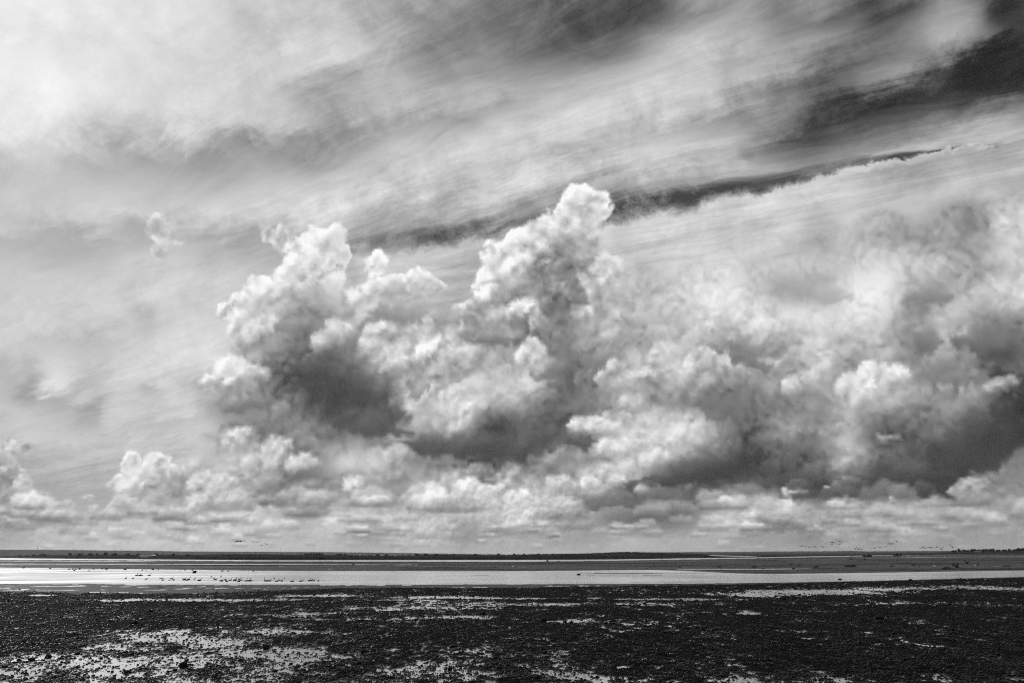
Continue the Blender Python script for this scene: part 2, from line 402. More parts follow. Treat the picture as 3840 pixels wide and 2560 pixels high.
def f_bg(az, e):
    px, py, w = azel_to_px(az, e)
    v = sample_grid(BGG, px, py)
    for (hx, hy, rx, ry, rot, tn, wt) in STREAKS:
        c, n = math.cos(R(rot)), math.sin(R(rot))
        dx, dy = px - hx, hy - py
        r2 = ((dx * c + dy * n) / rx) ** 2 + ((-dx * n + dy * c) / ry) ** 2
        g = wt * np.exp(-r2 ** 1.4)
        v = v * (1 - g) + tn * g
    return np.stack([v, v, v], -1)


BG = T.seprgb(lookup(azb, elb, np.linspace(R(3), R(45), 34), 120, f_bg, 1))[0]
# the long gap of clear dark sky
band = [(700, 965, 6), (1000, 950, 12), (1300, 925, 32), (1600, 890, 42), (1850, 850, 40), (2100, 810, 44), (2300, 772, 58), (2500, 742, 56), (2700, 706, 46),
        (2900, 668, 34), (3100, 628, 20), (3300, 592, 13), (3500, 566, 9), (3840, 520, 2)]
bz_, be_ = azel(np.array([b[0] for b in band]), np.array([b[1] for b in band]))
bw_ = np.array([b[2] * .95 for b in band]) / 2560.0
ub = T.lin(AZ, float(bz_[0]), float(bz_[-1]), clamp=False)
pos = (bz_ - bz_[0]) / (bz_[-1] - bz_[0])
c_el = T.curve(ub, [(float(p), float(e)) for p, e in zip(pos, be_)])
c_w = T.curve(ub, [(float(p), float(w) * 10) for p, w in zip(pos, bw_)])
inb = T.m('MULTIPLY', T.smooth(ub, 0.08, .34), T.smooth(ub, 1.0, .93))
dd = T.m('SUBTRACT', EL, c_el)
dd = T.m('ADD', dd, T.m('MULTIPLY', T.m('SUBTRACT', T.noise(P, 9.0, 3, .5), .5), .02))
wl = T.m('MULTIPLY', c_w, .1)
t_up = T.m('DIVIDE', T.m('ADD', dd, T.m('MULTIPLY', T.m('SUBTRACT', streak, .5), .03)), wl)
t_dn = T.m('DIVIDE', T.m('ADD', dd, T.m('MULTIPLY', T.m('SUBTRACT', T.noise(P, 22.0, 9, .68, dist=.5), .5), .045)), wl)
gap = T.m('MULTIPLY', T.smooth(t_up, 1.5, .1), T.smooth(t_dn, -1.35, -.25))
gap = T.m('MULTIPLY', gap, T.smooth(streak, .68, .44, .35, 1.0))
gap = T.m('MULTIPLY', gap, T.smooth(fluff, .66, .48, .45, 1.0))
gap = T.m('MULTIPLY', gap, inb)
edge_lit = T.m('MULTIPLY', T.m('MULTIPLY', T.smooth(t_dn, -3.6, -1.3), T.smooth(t_dn, -.6, -1.3)), inb)

cir = T.m('ADD', BG, T.m('MULTIPLY', T.m('SUBTRACT', streak, .5), .42))
cir = T.m('ADD', cir, T.m('MULTIPLY', T.m('SUBTRACT', fibre, .5), .26))
cir = T.m('ADD', cir, T.m('MULTIPLY', T.m('SUBTRACT', fluff, .5), .42))
# softer and whiter towards the sun
soft = T.smooth(AZ, R(-8), R(-38))
cir = T.mix(T.m('MULTIPLY', soft, .72), cir, T.m('ADD', BG, T.m('MULTIPLY', T.m('SUBTRACT', fluff, .5), .20)))
cir = T.m('ADD', cir, T.m('MULTIPLY', edge_lit, .08))
GAPV = T.m('ADD', .31, T.m('MULTIPLY', T.m('SUBTRACT', streak, .5), .55))
cir = T.mix(T.m('MULTIPLY', gap, .93), cir, GAPV)

# --- cumulus bank
def dirvec(a, e): return (a, 0.0, e)
w1 = T.sep(T.vm('SUBTRACT', T.noise(P, 6.5, 9, .56, color=True), (.5, .5, .5)))
w2 = T.sep(T.vm('SUBTRACT', T.noise(P, 30.0, 7, .68, color=True), (.5, .5, .5)))
WA = T.smooth(EL, R(2), R(12), .006, .042)              # the far rows keep their small scale
WB = T.smooth(EL, R(1), R(9), .006, .022)
azw = T.m('ADD', T.m('ADD', AZ, T.m('MULTIPLY', w1[0], WA)), T.m('MULTIPLY', w2[0], WB))
elw = T.m('ADD', T.m('ADD', EL, T.m('MULTIPLY', w1[2], WA)), T.m('MULTIPLY', w2[2], WB))


def f_cu(az, e):
    px, py, w = azel_to_px(az, e)
    t, c, k = clouds(px, py)
    return np.stack([t, (c + 1) / 4, k], -1)


cu_rows = list(np.concatenate([np.linspace(R(0.0), R(6), 30)[:-1], np.linspace(R(6), R(30), 70)[:-1], np.linspace(R(30), R(34), 6)]))
CU = T.seprgb(lookup(azw, elw, cu_rows, 240, f_cu, 3))
culum = CU[0]
field = T.m('SUBTRACT', T.m('MULTIPLY', CU[1], 4.0), 1.0)
# cauliflower heads: cells with light on their upper left
jit = T.vm('SUBTRACT', T.noise(P, 22.0, 5, .62, color=True), (.5, .5, .5))
Pw = T.vm('ADD', P, T.vm('SCALE', jit, scale=.034))
Pw2 = T.vm('ADD', P, T.vm('SCALE', jit, scale=.016))
def puffs(v, k): return T.voro(v, k, 2, .5, 'F1', None, 2.2)
v0 = puffs(Pw, 14.0)
relief = T.m('SUBTRACT', puffs(T.vm('ADD', Pw, (-.0060, 0.0, .0100)), 14.0), v0)
q0 = puffs(Pw2, 44.0)
reliefq = T.m('SUBTRACT', puffs(T.vm('ADD', Pw2, (-.0022, 0.0, .0036)), 44.0), q0)
def fb(v): return T.noise(v, 12.0, 8, .56)
n0 = fb(P)
relief2 = T.m('SUBTRACT', n0, fb(T.vm('ADD', P, (-.006, 0.0, .010))))
calm = T.smooth(T.noise(P, 5.0, 2, .5), .38, .62)            # smooth veiled parts against crisp heads
nbig = T.m('ADD', T.m('MULTIPLY', T.m('SUBTRACT', .42, v0), .80), T.m('MULTIPLY', T.m('SUBTRACT', n0, .5), 1.1))
nsml = T.m('ADD', T.m('MULTIPLY', T.m('SUBTRACT', .42, q0), .62), T.m('MULTIPLY', w2[0], .9))
fld = T.m('ADD', field, nbig)
hazy = T.m('MULTIPLY', T.smooth(AZ, R(6), R(16)), T.smooth(EL, R(14), R(19)))
hazl = T.m('MULTIPLY', T.smooth(AZ, R(-19), R(-24)), T.smooth(EL, R(5.5), R(8)))
hazy = T.m('MULTIPLY', T.m('MAXIMUM', hazy, hazl), T.m('SUBTRACT', 1.0, CU[2], clamp=True))
alpha = T.smooth(fld, T.mix(hazy, .02, -.6), T.mix(hazy, .36, 1.3))
rim = T.m('MULTIPLY', T.smooth(fld, .02, .18), T.smooth(fld, .85, .15))
lit = T.m('MULTIPLY', T.smooth(culum, .34, .85, .30, 1.05), T.mix(hazy, 1.0, .45))
lit = T.m('MULTIPLY', lit, T.mix(calm, .45, 1.15))
REL = T.m('ADD', T.m('MULTIPLY', relief, .28), T.m('MULTIPLY', relief2, .80))
RELQ = T.m('ADD', T.m('MULTIPLY', reliefq, .42), T.m('MULTIPLY', T.m('SUBTRACT', w2[2], w2[0]), .10))
cu = T.m('ADD', culum, T.m('MULTIPLY', REL, lit))
cu = T.m('ADD', cu, T.m('MULTIPLY', T.m('MULTIPLY', rim, T.m('SUBTRACT', 1.0, hazy)), .08))

wlow = T.smooth(EL, R(7.0), R(4.0))
cu = T.mix(wlow, cu, T.m('ADD', culum, T.m('MULTIPLY', T.m('ADD', RELQ, relief2), T.m('MULTIPLY', lit, .45))))
sky = T.mix(alpha, cir, cu)

haze_ = T.smooth(EL, R(2.0), R(-.2))
sky = T.mix(T.m('MULTIPLY', haze_, .50), sky, T.lin(AZ, R(-35), R(35), .80, .66))
# outside the view the same weather goes on
off = T.m('MAXIMUM', T.smooth(T.m('ABSOLUTE', AZ), R(41), R(58)), T.smooth(EL, R(42), R(56)))
ss = ray(*[np.array(v) for v in (0, 0)])
sd = T.vm('DOT_PRODUCT', P, (math.sin(SUN_AZ) * math.cos(SUN_EL), math.cos(SUN_AZ) * math.cos(SUN_EL), math.sin(SUN_EL)))
glow = T.smooth(sd, .70, 1.0)
gen = T.m('ADD', T.m('ADD', .64, T.m('MULTIPLY', T.m('SUBTRACT', fluff, .5), .9)), T.m('MULTIPLY', glow, .30))
sky = T.mix(off, sky, gen)
sky = T.m('MAXIMUM', sky, .05)
sky = T.m('MINIMUM', sky, .985)
lin = T.m('POWER', sky, 2.2)

nish = T.nt.nodes.new('ShaderNodeTexSky'); nish.sky_type = 'NISHITA'; nish.sun_disc = False
nish.sun_elevation = SUN_EL; nish.sun_rotation = SUN_AZ
bw = T.nt.nodes.new('ShaderNodeRGBToBW'); T.nt.links.new(nish.outputs[0], bw.inputs[0])
STR = 0.1
clear = T.m('MULTIPLY', bw.outputs[0], .11)           # clear air through a deep red filter
cloud = T.m('MULTIPLY', lin, 1.0 / STR)
both = T.mix(T.smooth(sky, .12, .42, .35, 1.0), clear, cloud)
both = T.mix(T.smooth(Z, -.02, -.06), both, 1.2)
bg = T.nt.nodes.new('ShaderNodeBackground'); bg.inputs['Strength'].default_value = STR
T.nt.links.new(both, bg.inputs['Color'])
wo = T.nt.nodes.new('ShaderNodeOutputWorld'); T.nt.links.new(bg.outputs[0], wo.inputs[0])
world.cycles.sampling_method = 'MANUAL'
world.cycles.sample_map_resolution = 512

sun_d = bpy.data.lights.new('sun', 'SUN'); sun_d.energy = 2.2; sun_d.angle = R(0.5); sun_d.color = (1.0, 1.0, 1.0)
sun = bpy.data.objects.new('sun', sun_d); COL.objects.link(sun)
sv = Vector((math.sin(SUN_AZ) * math.cos(SUN_EL), math.cos(SUN_AZ) * math.cos(SUN_EL), math.sin(SUN_EL)))
sun.rotation_euler = sv.to_track_quat('Z', 'Y').to_euler()

# ------------------------------------------------------------------ helpers for the land
EYEV = np.array([0.0, 0.0, EYE])


def hit(px, py, z=0.0):
    """the point of the plane at height z seen at a photograph pixel"""
    d = ray(px, py)
    t = (z - EYE) / d[..., 2]
    return EYEV + d * t[..., None]


def world_px(x, y, z=0.0):
    p = np.stack([x, y, np.full_like(x, z - EYE)], -1)
    a, b, w = to_px(p)
    return a, b, w


def hash2(ix, iy, seed):
    h = (ix.astype(np.int64) * 374761393 + iy.astype(np.int64) * 668265263 + seed * 1442695041) & 0xffffffff
    h = ((h ^ (h >> 13)) * 1274126177) & 0xffffffff
    return ((h ^ (h >> 16)) & 0xffffff) / float(0xffffff)


def vnoise(x, y, seed=0):
    ix, iy = np.floor(x), np.floor(y)
    fx, fy = x - ix, y - iy
    fx = fx * fx * (3 - 2 * fx); fy = fy * fy * (3 - 2 * fy)
    a = hash2(ix, iy, seed); b = hash2(ix + 1, iy, seed); c = hash2(ix, iy + 1, seed); d = hash2(ix + 1, iy + 1, seed)
    return (a * (1 - fx) + b * fx) * (1 - fy) + (c * (1 - fx) + d * fx) * fy


def fbm(x, y, octaves=4, seed=0, gain=.5):
    s, a, t = 0, 1.0, 0
    for o in range(octaves):
        s = s + a * vnoise(x * 2 ** o + 17.3 * o, y * 2 ** o - 9.1 * o, seed + o); t += a; a *= gain
    return s / t


def material(name, base, rough=.6, spec=.5, ior=1.45, build=None):
    m = bpy.data.materials.new(name); m.use_nodes = True
    t = Tree(m.node_tree)
    out = m.node_tree.nodes.new('ShaderNodeOutputMaterial')
    b = m.node_tree.nodes.new('ShaderNodeBsdfPrincipled')
    m.node_tree.links.new(b.outputs[0], out.inputs[0])
    b.inputs['Base Color'].default_value = (base, base, base, 1)
    b.inputs['Roughness'].default_value = rough
    b.inputs['Specular IOR Level'].default_value = spec
    b.inputs['IOR'].default_value = ior
    if build: build(t, b)
    return m


def bump(t, b, h, strength, dist):
    n = t.nt.nodes.new('ShaderNodeBump'); n.inputs['Strength'].default_value = strength; n.inputs['Distance'].default_value = dist
    t.nt.links.new(h, n.inputs['Height']); t.nt.links.new(n.outputs[0], b.inputs['Normal'])


def grey(t, v):
    n = t.nt.nodes.new('ShaderNodeCombineColor')
    for i in range(3): t.put(n.inputs[i], v)
    return n.outputs[0]


def geo_pos(t):
    return t.nt.nodes.new('ShaderNodeNewGeometry').outputs['Position']


def link(name, me, mat=None, parent=None):
    o = bpy.data.objects.new(name, me); COL.objects.link(o)
    if mat is not None and me is not None: me.materials.append(mat)
    if parent is not None: o.parent = parent
    return o


def tag(o, label=None, cat=None, group=None, kind=None):
    for k, v in (('label', label), ('category', cat), ('group', group), ('kind', kind)):
        if v: o[k] = v
    return o


def grid_mesh(name, V, nr, nc, smooth=True):
    """V: (nr, nc, 3) -> quad grid"""
    me = bpy.data.meshes.new(name)
    i = np.arange(nr * nc).reshape(nr, nc)
    q = np.stack([i[:-1, :-1], i[:-1, 1:], i[1:, 1:], i[1:, :-1]], -1).reshape(-1, 4)
    me.vertices.add(nr * nc); me.vertices.foreach_set('co', V.astype(np.float32).ravel())
    me.loops.add(q.size); me.loops.foreach_set('vertex_index', q.astype(np.int32).ravel())
    me.polygons.add(len(q)); me.polygons.foreach_set('loop_start', np.arange(0, q.size, 4, dtype=np.int32))
    me.update(calc_edges=True)
    if smooth: me.polygons.foreach_set('use_smooth', np.ones(len(q), bool))
    return me


def raw_mesh(name, verts, faces, smooth=False):
    me = bpy.data.meshes.new(name); me.from_pydata([tuple(v) for v in verts], [], faces); me.update()
    if smooth: me.polygons.foreach_set('use_smooth', [True] * len(me.polygons))
    return me


# ------------------------------------------------------------------ relief of the foreshore
CH_T = np.array([(-900, 2118), (0, 2127), (400, 2131), (950, 2138), (1500, 2140), (1900, 2140), (2150, 2138), (2450, 2135), (2600, 2140), (2740, 2147), (2880, 2151), (3200, 2147), (3840, 2137), (4700, 2124)], float)
CH_B = np.array([(-900, 2182), (0, 2187), (180, 2189), (330, 2187), (520, 2190), (960, 2191), (1500, 2190), (1900, 2189), (2400, 2187), (2600, 2186), (2880, 2183), (3200, 2177), (3500, 2170), (3840, 2161), (4700, 2140)], float)
FR = np.array([(-900, 2086, 2093), (0, 2091, 2097), (500, 2095, 2099), (950, 2098.5, 2102.5), (1900, 2098, 2105), (2300, 2095.5, 2100.5), (2600, 2091, 2095.5), (2880, 2087, 2090.5), (3200, 2080.5, 2084), (3500, 2074.5, 2077), (3640, 2071.5, 2072.3), (3900, 2066, 2065)], float)
# the dark shingle begins below this line; above it lies flat grey mud
DK = np.array([(-900, 2210), (0, 2216), (170, 2217), (330, 2222), (700, 2224), (960, 2212), (1250, 2203), (1500, 2201), (1900, 2201), (2150, 2197), (2400, 2192), (2880, 2185), (3200, 2178), (3840, 2162), (4700, 2141)], float)
# sheets of water and wet mud on the shingle: x, y, half length, half height, how wet
WET = [(720, 2248, 420, 5, 1.5), (156, 2231.5, 55, 3, 1.4), (450, 2213, 420, 5, .8), (1180, 2232.5, 150, 5, 1.5), (1700, 2240, 250, 5, 1.5), (2010, 2243, 130, 3, 1.4), (2520, 2246, 260, 4, 1.2), (2440, 2262, 230, 9, .62),
       (2800, 2228, 120, 8, 1.5), (3060, 2219, 260, 10, 1.6), (3330, 2208, 150, 6, 1.4), (3600, 2203, 260, 9, .80), (3790, 2206, 150, 9, .7), (1450, 2250, 60, 3, 1.2), (1650, 2252, 140, 4, 1.1), (1700, 2260, 320, 6, .72),
       (2100, 2264, 180, 6, 1.0), (1900, 2268, 420, 6, .8), (1450, 2284, 160, 5, 1.15), (1530, 2278, 300, 8, .8), (1200, 2299, 130, 5, .9), (1000, 2308, 150, 8, .75), (1770, 2314, 140, 7, 1.2), (1400, 2320, 220, 5, .85), (1600, 2317, 300, 9, .62),
       (2150, 2330, 200, 7, .90), (2350, 2328, 200, 12, .70), (2700, 2299, 230, 5, .75), (3320, 2262, 90, 5, 1.0), (3300, 2260, 420, 8, .45), (3050, 2290, 300, 4, .35), (3700, 2268, 160, 5, .5),
       (640, 2398, 160, 26, 1.15), (820, 2410, 220, 34, .92), (1050, 2368, 230, 12, .75), (1080, 2458, 240, 30, .85), (930, 2448, 200, 32, .9), (470, 2432, 160, 18, .8), (240, 2478, 260, 34, .86), (60, 2520, 200, 50, .78), (420, 2520, 300, 55, .66),
       (700, 2480, 260, 50, .70), (1000, 2520, 260, 40, .62), (1560, 2510, 330, 26, .66), (1750, 2530, 330, 30, .55), (2060, 2520, 260, 34, .58), (2350, 2548, 320, 26, .50), (1960, 2498, 60, 12, .7), (1250, 2466, 120, 5, .7), (1520, 2438, 90, 4, .75),
       (2700, 2520, 420, 14, .35), (2850, 2552, 600, 16, .50), (3300, 2550, 700, 18, .45), (3700, 2535, 300, 20, .36), (2420, 2497, 130, 4, .8), (1900, 2450, 700, 30, .20), (500, 2580, 700, 60, .6), (1500, 2600, 900, 60, .45), (2800, 2610, 900, 60, .45)]


def relief(x, y):
    """height of the mud over the standing water, and how far it is shingle / painted creek shade"""
    px, py, w = world_px(x, y)
    front = w > 1.0
    px = np.where(front, px, 1920.0 + x * 8); py = np.where(front, np.minimum(py, 2700), 2700)
    d = np.hypot(x, y)
    t, b = np.interp(px, CH_T[:, 0], CH_T[:, 1]), np.interp(px, CH_B[:, 0], CH_B[:, 1])
    ft, fb_ = np.interp(px, FR[:, 0], FR[:, 1]), np.interp(px, FR[:, 0], FR[:, 2])
    dk = np.interp(px, DK[:, 0], DK[:, 1])
    wob = (fbm(px / 90.0, py / 5.0, 4, 3) - .5) * 7 + (fbm(px / 22.0, py / 2.0, 3, 8) - .5) * 3
    shing = np.clip((py + wob - dk) / 5.0, 0, 1)
    # near shingle bank
    wet = np.zeros_like(x)
    wx, wy = px + (fbm(px / 160, py / 30, 3, 21) - .5) * 90, py + (fbm(px / 120, py / 14, 4, 5) - .5) * (6 + np.clip(py - 2240, 0, 200) * .12)
    for (cx, cy, rx, ry, a) in WET:
        if cx < 1150 and cy > 2360: a *= 1.32
        r2 = ((wx - cx) / rx) ** 2 + ((wy - cy) / ry) ** 2
        wet = np.maximum(wet, a * np.exp(-np.clip(r2, 0, 30) ** 1.15))
    mid = fbm(x * .55, y * .22, 5, 31, .55)
    fine = fbm(x * 4.5, y * 3.2, 3, 41, .6)
    clump = fbm(x * 1.7 + 5, y * 1.1, 3, 51, .6)
    depth_ = np.clip((py - 2215) / 260.0, 0, 1)
    near = .044 - .012 * depth_ + (mid - .5) * .09 + (clump - .5) * .09 + (fine - .5) * .15 - wet * .072
    # flat wet mud between the shingle and the channel
    flat = .016 + (fbm(px / 260, (py - b) / 2.2, 4, 61) - .5) * .07 + (fbm(x * .9, y * .3, 3, 71) - .5) * .05
    h = near * shing + flat * (1 - shing)
    edge = (fbm(px / 60.0, py / 9.0, 3, 81) - .5) * 2.2
    inch = np.minimum(py - t + edge * .5, b - py + edge)                 # > 0 inside the channel
    h = np.where(py < b + 3, h * np.clip((py - b + 1) / 3, 0, 1) + .0, h)
    # bars in the channel on the right of the middle
    bar = np.exp(-((px - 2330) / 230) ** 4 - ((py - 2148 + (px - 2330) * .004) / 2.4) ** 2) + np.exp(-((px - 2380) / 270) ** 4 - ((py - 2157) / 2.6) ** 2) + .9 * np.exp(-((px - 1800) / 110) ** 2 - ((py - 2155.5) / 1.0) ** 2) \
        + .9 * np.exp(-((px - 2300) / 420) ** 4 - ((py - 2141.5) / 1.3) ** 2)
    chan = np.clip(inch / 1.2, 0, 1)
    h = h * (1 - chan) + chan * (-.12 + bar * .16 * (fbm(px / 120, py / 1.6, 3, 91) > .40))
    # far flat
    farf = .05 + (fbm(x * .12, y * .05, 4, 101) - .5) * .12 + (fbm(x * .9, y * .5, 2, 111) - .5) * .05
    isfar = np.clip((t - py) / 1.0, 0, 1)
    pool = 1.2 * np.exp(-((px - 2750) / 230) ** 4 - ((py - 2133 + (px - 2750) * .006) / 1.0) ** 2) + 1.1 * np.exp(-((px - 700) / 900) ** 4 - ((py - 2112.5 - px * .0022) / .9) ** 2) \
        + 1.0 * np.exp(-((px - 3660) / 260) ** 4 - ((py - 2086.5 - (px - 3660) * -.004) / .6) ** 2) + .9 * np.exp(-((px - 200) / 500) ** 4 - ((py - 2101.5 - px * .003) / .8) ** 2) + 1.0 * np.exp(-((px - 2980) / 70) ** 4 - ((py - 2131) / .8) ** 2)
    farf = farf - pool * .12
    h = np.where(py < t, farf * isfar + h * (1 - isfar), h)
    riv = (py > ft) & (py < fb_) & (py < t - 5)
    h = np.where(riv, -.12, h)
    h = np.where(py <= ft, .0 - .10 * (px < 3600), h)
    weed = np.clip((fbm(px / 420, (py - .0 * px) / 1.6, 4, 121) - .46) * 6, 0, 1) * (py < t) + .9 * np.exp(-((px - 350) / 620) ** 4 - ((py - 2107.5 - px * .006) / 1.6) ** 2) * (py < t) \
        + np.exp(-((px - 1500) / 620) ** 4 - ((py - 2114 + (px - 1500) * .001) / 1.5) ** 2) + np.exp(-((px - 2250) / 420) ** 4 - ((py - 2110.5 + (px - 2250) * .006) / 1.4) ** 2)  # dark stripes standing in for creek shadows, painted into the mud colour
    ends = np.clip((d - 5500) / 3000, 0, 1)
    h = h * (1 - ends) + .02 * ends
    return h, shing, np.clip(weed, 0, 1), px, py  # weed here is the painted creek shade


dep = np.concatenate([np.linspace(89, 14, 16), np.linspace(12.0, 10.4, 16), np.arange(10.35, .46, -.0205), np.geomspace(.45, .021, 60)])
dist = EYE / np.tan(np.radians(dep))
azs = np.concatenate([np.arange(-40.0, 40.01, .062), np.linspace(42, 318, 47), [320.0]])
AZG, DG = np.meshgrid(np.radians(azs), dist)
# break the ranks of the grid so that no rows show
jit = rng.uniform(-.5, .5, AZG.shape) * np.radians(.05) * (np.abs(AZG) < .7)
GX, GY = np.sin(AZG + jit) * DG, np.cos(AZG + jit) * DG
H, SHG, CREEK_SHADE, GPX, GPY = relief(GX, GY)
H = H + (rng.random(H.shape) - .45) * .042 * SHG * (DG < 140)
H[:, -1] = H[:, 0]; GX[:, -1], GY[:, -1] = GX[:, 0], GY[:, 0]
gm = grid_mesh('ground', np.stack([GX, GY, H], -1), len(dist), len(azs))
for nm, arr in (('shingle', SHG), ('weed', CREEK_SHADE)):  # weed carries the painted creek shade, not plants
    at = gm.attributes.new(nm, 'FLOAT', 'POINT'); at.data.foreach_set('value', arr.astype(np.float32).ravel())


def mud_nodes(t, b):
    def attr(n):
        a = t.nt.nodes.new('ShaderNodeAttribute'); a.attribute_name = n; return a.outputs['Fac']
    p = geo_pos(t)
    n1 = t.noise(p, 2.2, 8, .62); n2 = t.noise(p, .35, 5, .6)
    sh, creek_shade = attr('shingle'), attr('weed')  # the weed attribute holds the painted creek shade
    base = t.mix(sh, .045, .007)
    base = t.mix(creek_shade, base, .012)  # creek shade darkens the base colour
    base = t.m('MULTIPLY', base, t.lin(n1, .3, .7, .55, 1.5))
    base = t.m('MULTIPLY', base, t.lin(n2, .35, .65, .7, 1.35))
    t.nt.links.new(grey(t, base), b.inputs['Base Color'])
    t.put(b.inputs['Roughness'], t.mix(sh, t.lin(n1, .35, .65, .38, .62), t.lin(n1, .35, .65, .70, .95)))
    zz = t.sep(p)[2]
    soak = t.m('MULTIPLY', t.smooth(t.m('ADD', zz, t.m('MULTIPLY', t.m('SUBTRACT', n1, .5), .03)), .028, .002), t.smooth(zz, .0, .001))   # mud still wet just above the pools
    t.put(b.inputs['Specular IOR Level'], t.m('ADD', t.mix(t.m('MAXIMUM', sh, creek_shade), .05, .010), t.m('MULTIPLY', t.m('MULTIPLY', soak, sh), .45)))
    bump(t, b, t.m('ADD', t.noise(p, 9.0, 4, .6), t.m('MULTIPLY', n1, 1.5)), .6, .05)


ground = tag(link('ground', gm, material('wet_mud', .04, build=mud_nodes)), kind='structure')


# one level of standing water: the channel, the far river and every pool lie at the same height
def water_nodes(t, b):
    p = geo_pos(t)
    x, y, z = t.sep(p)
    w = t.noise(t.xyz(t.m('MULTIPLY', x, .8), t.m('MULTIPLY', y, 1.6), 0.0), 1.0, 4, .55)
    bump(t, b, w, .20, .10)
    wind = t.noise(t.vm('MULTIPLY', p, (.020, .085, 0.0)), 1.0, 5, .6)         # cat's-paws of wind
    t.put(b.inputs['Roughness'], t.lin(wind, .36, .64, .08, .34))
    b.inputs['Metallic'].default_value = .9            # backlit silty water: nearly a mirror at this grazing angle
    b.inputs['Base Color'].default_value = (.93, .93, .93, 1)


nR = 72
wd_ = np.concatenate([[0.5], np.geomspace(8, 14000, 26)])
AA, DD = np.meshgrid(np.linspace(0, 2 * math.pi, nR + 1), wd_)
wm = grid_mesh('water', np.stack([np.sin(AA) * DD, np.cos(AA) * DD, np.zeros_like(AA)], -1), len(wd_), nR + 1)
water = tag(link('water', wm, material('still_water', .02, rough=.20, spec=.5, ior=1.33, build=water_nodes)), kind='structure')


# ------------------------------------------------------------------ far shore, headland and hills
def ribbon(name, xs, rows, mat):
    """rows: list of (distance per column, photograph row per column) -> surface through those sight lines"""
    V = np.zeros((len(rows), len(xs), 3))
    for k, (dd_, yy) in enumerate(rows):
        r = ray(xs, yy)
        hl = np.hypot(r[:, 0], r[:, 1])
        V[k] = EYEV + r * (dd_ / hl)[:, None]
    me = grid_mesh(name, V[::-1], len(rows), len(xs))
    return tag(link(name, me, mat), kind='structure'), V


def land_nodes(k, lo=.5, hi=1.6):
    def f(t, b):
        p = geo_pos(t)
        x, y, z = t.sep(p)
        n = t.noise(t.vm('MULTIPLY', p, (.012, .004, .06)), 1.0, 7, .62)
        n2 = t.voro(t.vm('MULTIPLY', p, (.006, .0016, .03)), 1.0, 0)
        v = t.m('MULTIPLY', t.lin(n, .32, .68, lo, hi), t.lin(n2, .2, .9, .75, 1.25))
        t.nt.links.new(grey(t, t.m('MULTIPLY', v, k)), b.inputs['Base Color'])
        bump(t, b, t.noise(p, .8, 6, .7), .8, 1.0)
    return f


def I(tbl, xs): a = np.array(tbl, float); return np.interp(xs, a[:, 0], a[:, 1])


fx = np.arange(-900, 4700, 6.0)
shore_y = np.interp(fx, FR[:, 0], FR[:, 1]) + .3
hz_y = CY + FPX * math.tan(PITCH) - (fx - CX) * math.tan(ROLL)
fx_all = fx; hz_all = hz_y
keep_ = fx < 3645; fx, shore_y, hz_y = fx[keep_], shore_y[keep_], hz_y[keep_]
shore_d = EYE / np.maximum((shore_y - hz_y) / (FPX / math.cos(PITCH)), 1e-3) * math.cos(PITCH) ** 0
# distance of the shoreline from the ground plane itself
sp = hit(fx, shore_y)
shore_d = np.hypot(sp[:, 0], sp[:, 1])
near_top = I([(-900, 2082), (0, 2083), (100, 2081), (180, 2079.5), (400, 2078), (560, 2078), (760, 2078.5), (860, 2076), (1000, 2077), (1150, 2078), (1300, 2080), (1450, 2080.5), (1560, 2079), (1650, 2078), (1900, 2079),
              (2000, 2077), (2150, 2075.5), (2240, 2072.5), (2300, 2069), (2350, 2068), (2420, 2069.5), (2520, 2072), (2650, 2076), (2880, 2080.5), (3100, 2078.5), (3400, 2074), (3700, 2070), (4700, 2058)], fx)
rag = (fbm(fx / 14.0, fx * 0, 4, 200) - .5) * 2.6
front_d = shore_d
m_land = material('fields_and_scrub', .05, rough=1.0, spec=.0, build=land_nodes(.018))
m_low = material('marsh_bank', .03, rough=.95, spec=.05, build=land_nodes(.020))
m_hill = material('hill_woods', .05, rough=1.0, spec=.0, build=land_nodes(.055, .7, 1.3))
m_dark = material('headland_turf', .015, rough=.95, spec=.05, build=land_nodes(.012))
fr = [0, .12, .3, .55, .8, 1.0]
dm = [1.0, 1.01, 1.15, 1.6, 2.3, 3.0]
rows = [(shore_d, shore_y + 1.2)] + [(shore_d * m, shore_y + (near_top - shore_y) * f + rag * (f > .9)) for m, f in zip(dm, fr)] + [(shore_d * 3.3, near_top + rag + 8)]
far_shore, FSV = ribbon('far_shore', fx, rows, m_land)
# dark salt-marsh edge along the water
rows = [(shore_d * .998, shore_y + .8), (shore_d * 1.0, shore_y - 2.6 - rag * .4), (shore_d * 1.06, shore_y - 3.2 - rag * .4), (shore_d * 1.08, shore_y + 1)]
marsh, _v = ribbon('marsh_bank', fx, rows, m_low)

fx, hz_y = fx_all, hz_all
hill_top = I([(-900, 2057), (0, 2059.3), (150, 2060), (330, 2061.5), (500, 2063), (700, 2066), (960, 2067.5), (1250, 2068.5), (1450, 2071), (1700, 2074.5), (1900, 2076), (2200, 2074), (2420, 2069.5), (2600, 2068), (2800, 2067.5), (2880, 2066),
              (3000, 2065.5), (3120, 2065), (3200, 2063.5), (3250, 2065.5), (3400, 2064.5), (3600, 2063.5), (3840, 2063), (4700, 2058)], fx) + (fbm(fx / 9.0, fx * 0, 3, 300) - .5) * 1.3
low_y = np.maximum(hz_y + 2.5, np.interp(fx, [2300, 2650, 2880, 3100, 3400, 3700], [2070, 2078, 2082.5, 2080.5, 2076, 2071]))
rows = []
for f in (0.0, .25, .5, .75, 1.0):
    y_ = low_y + (hz_y + 2.45 - low_y) * f
    rows.append((np.minimum(.93 * EYE * 2680.0 / (y_ - hz_y), 4150.0) + 30 * f, y_))
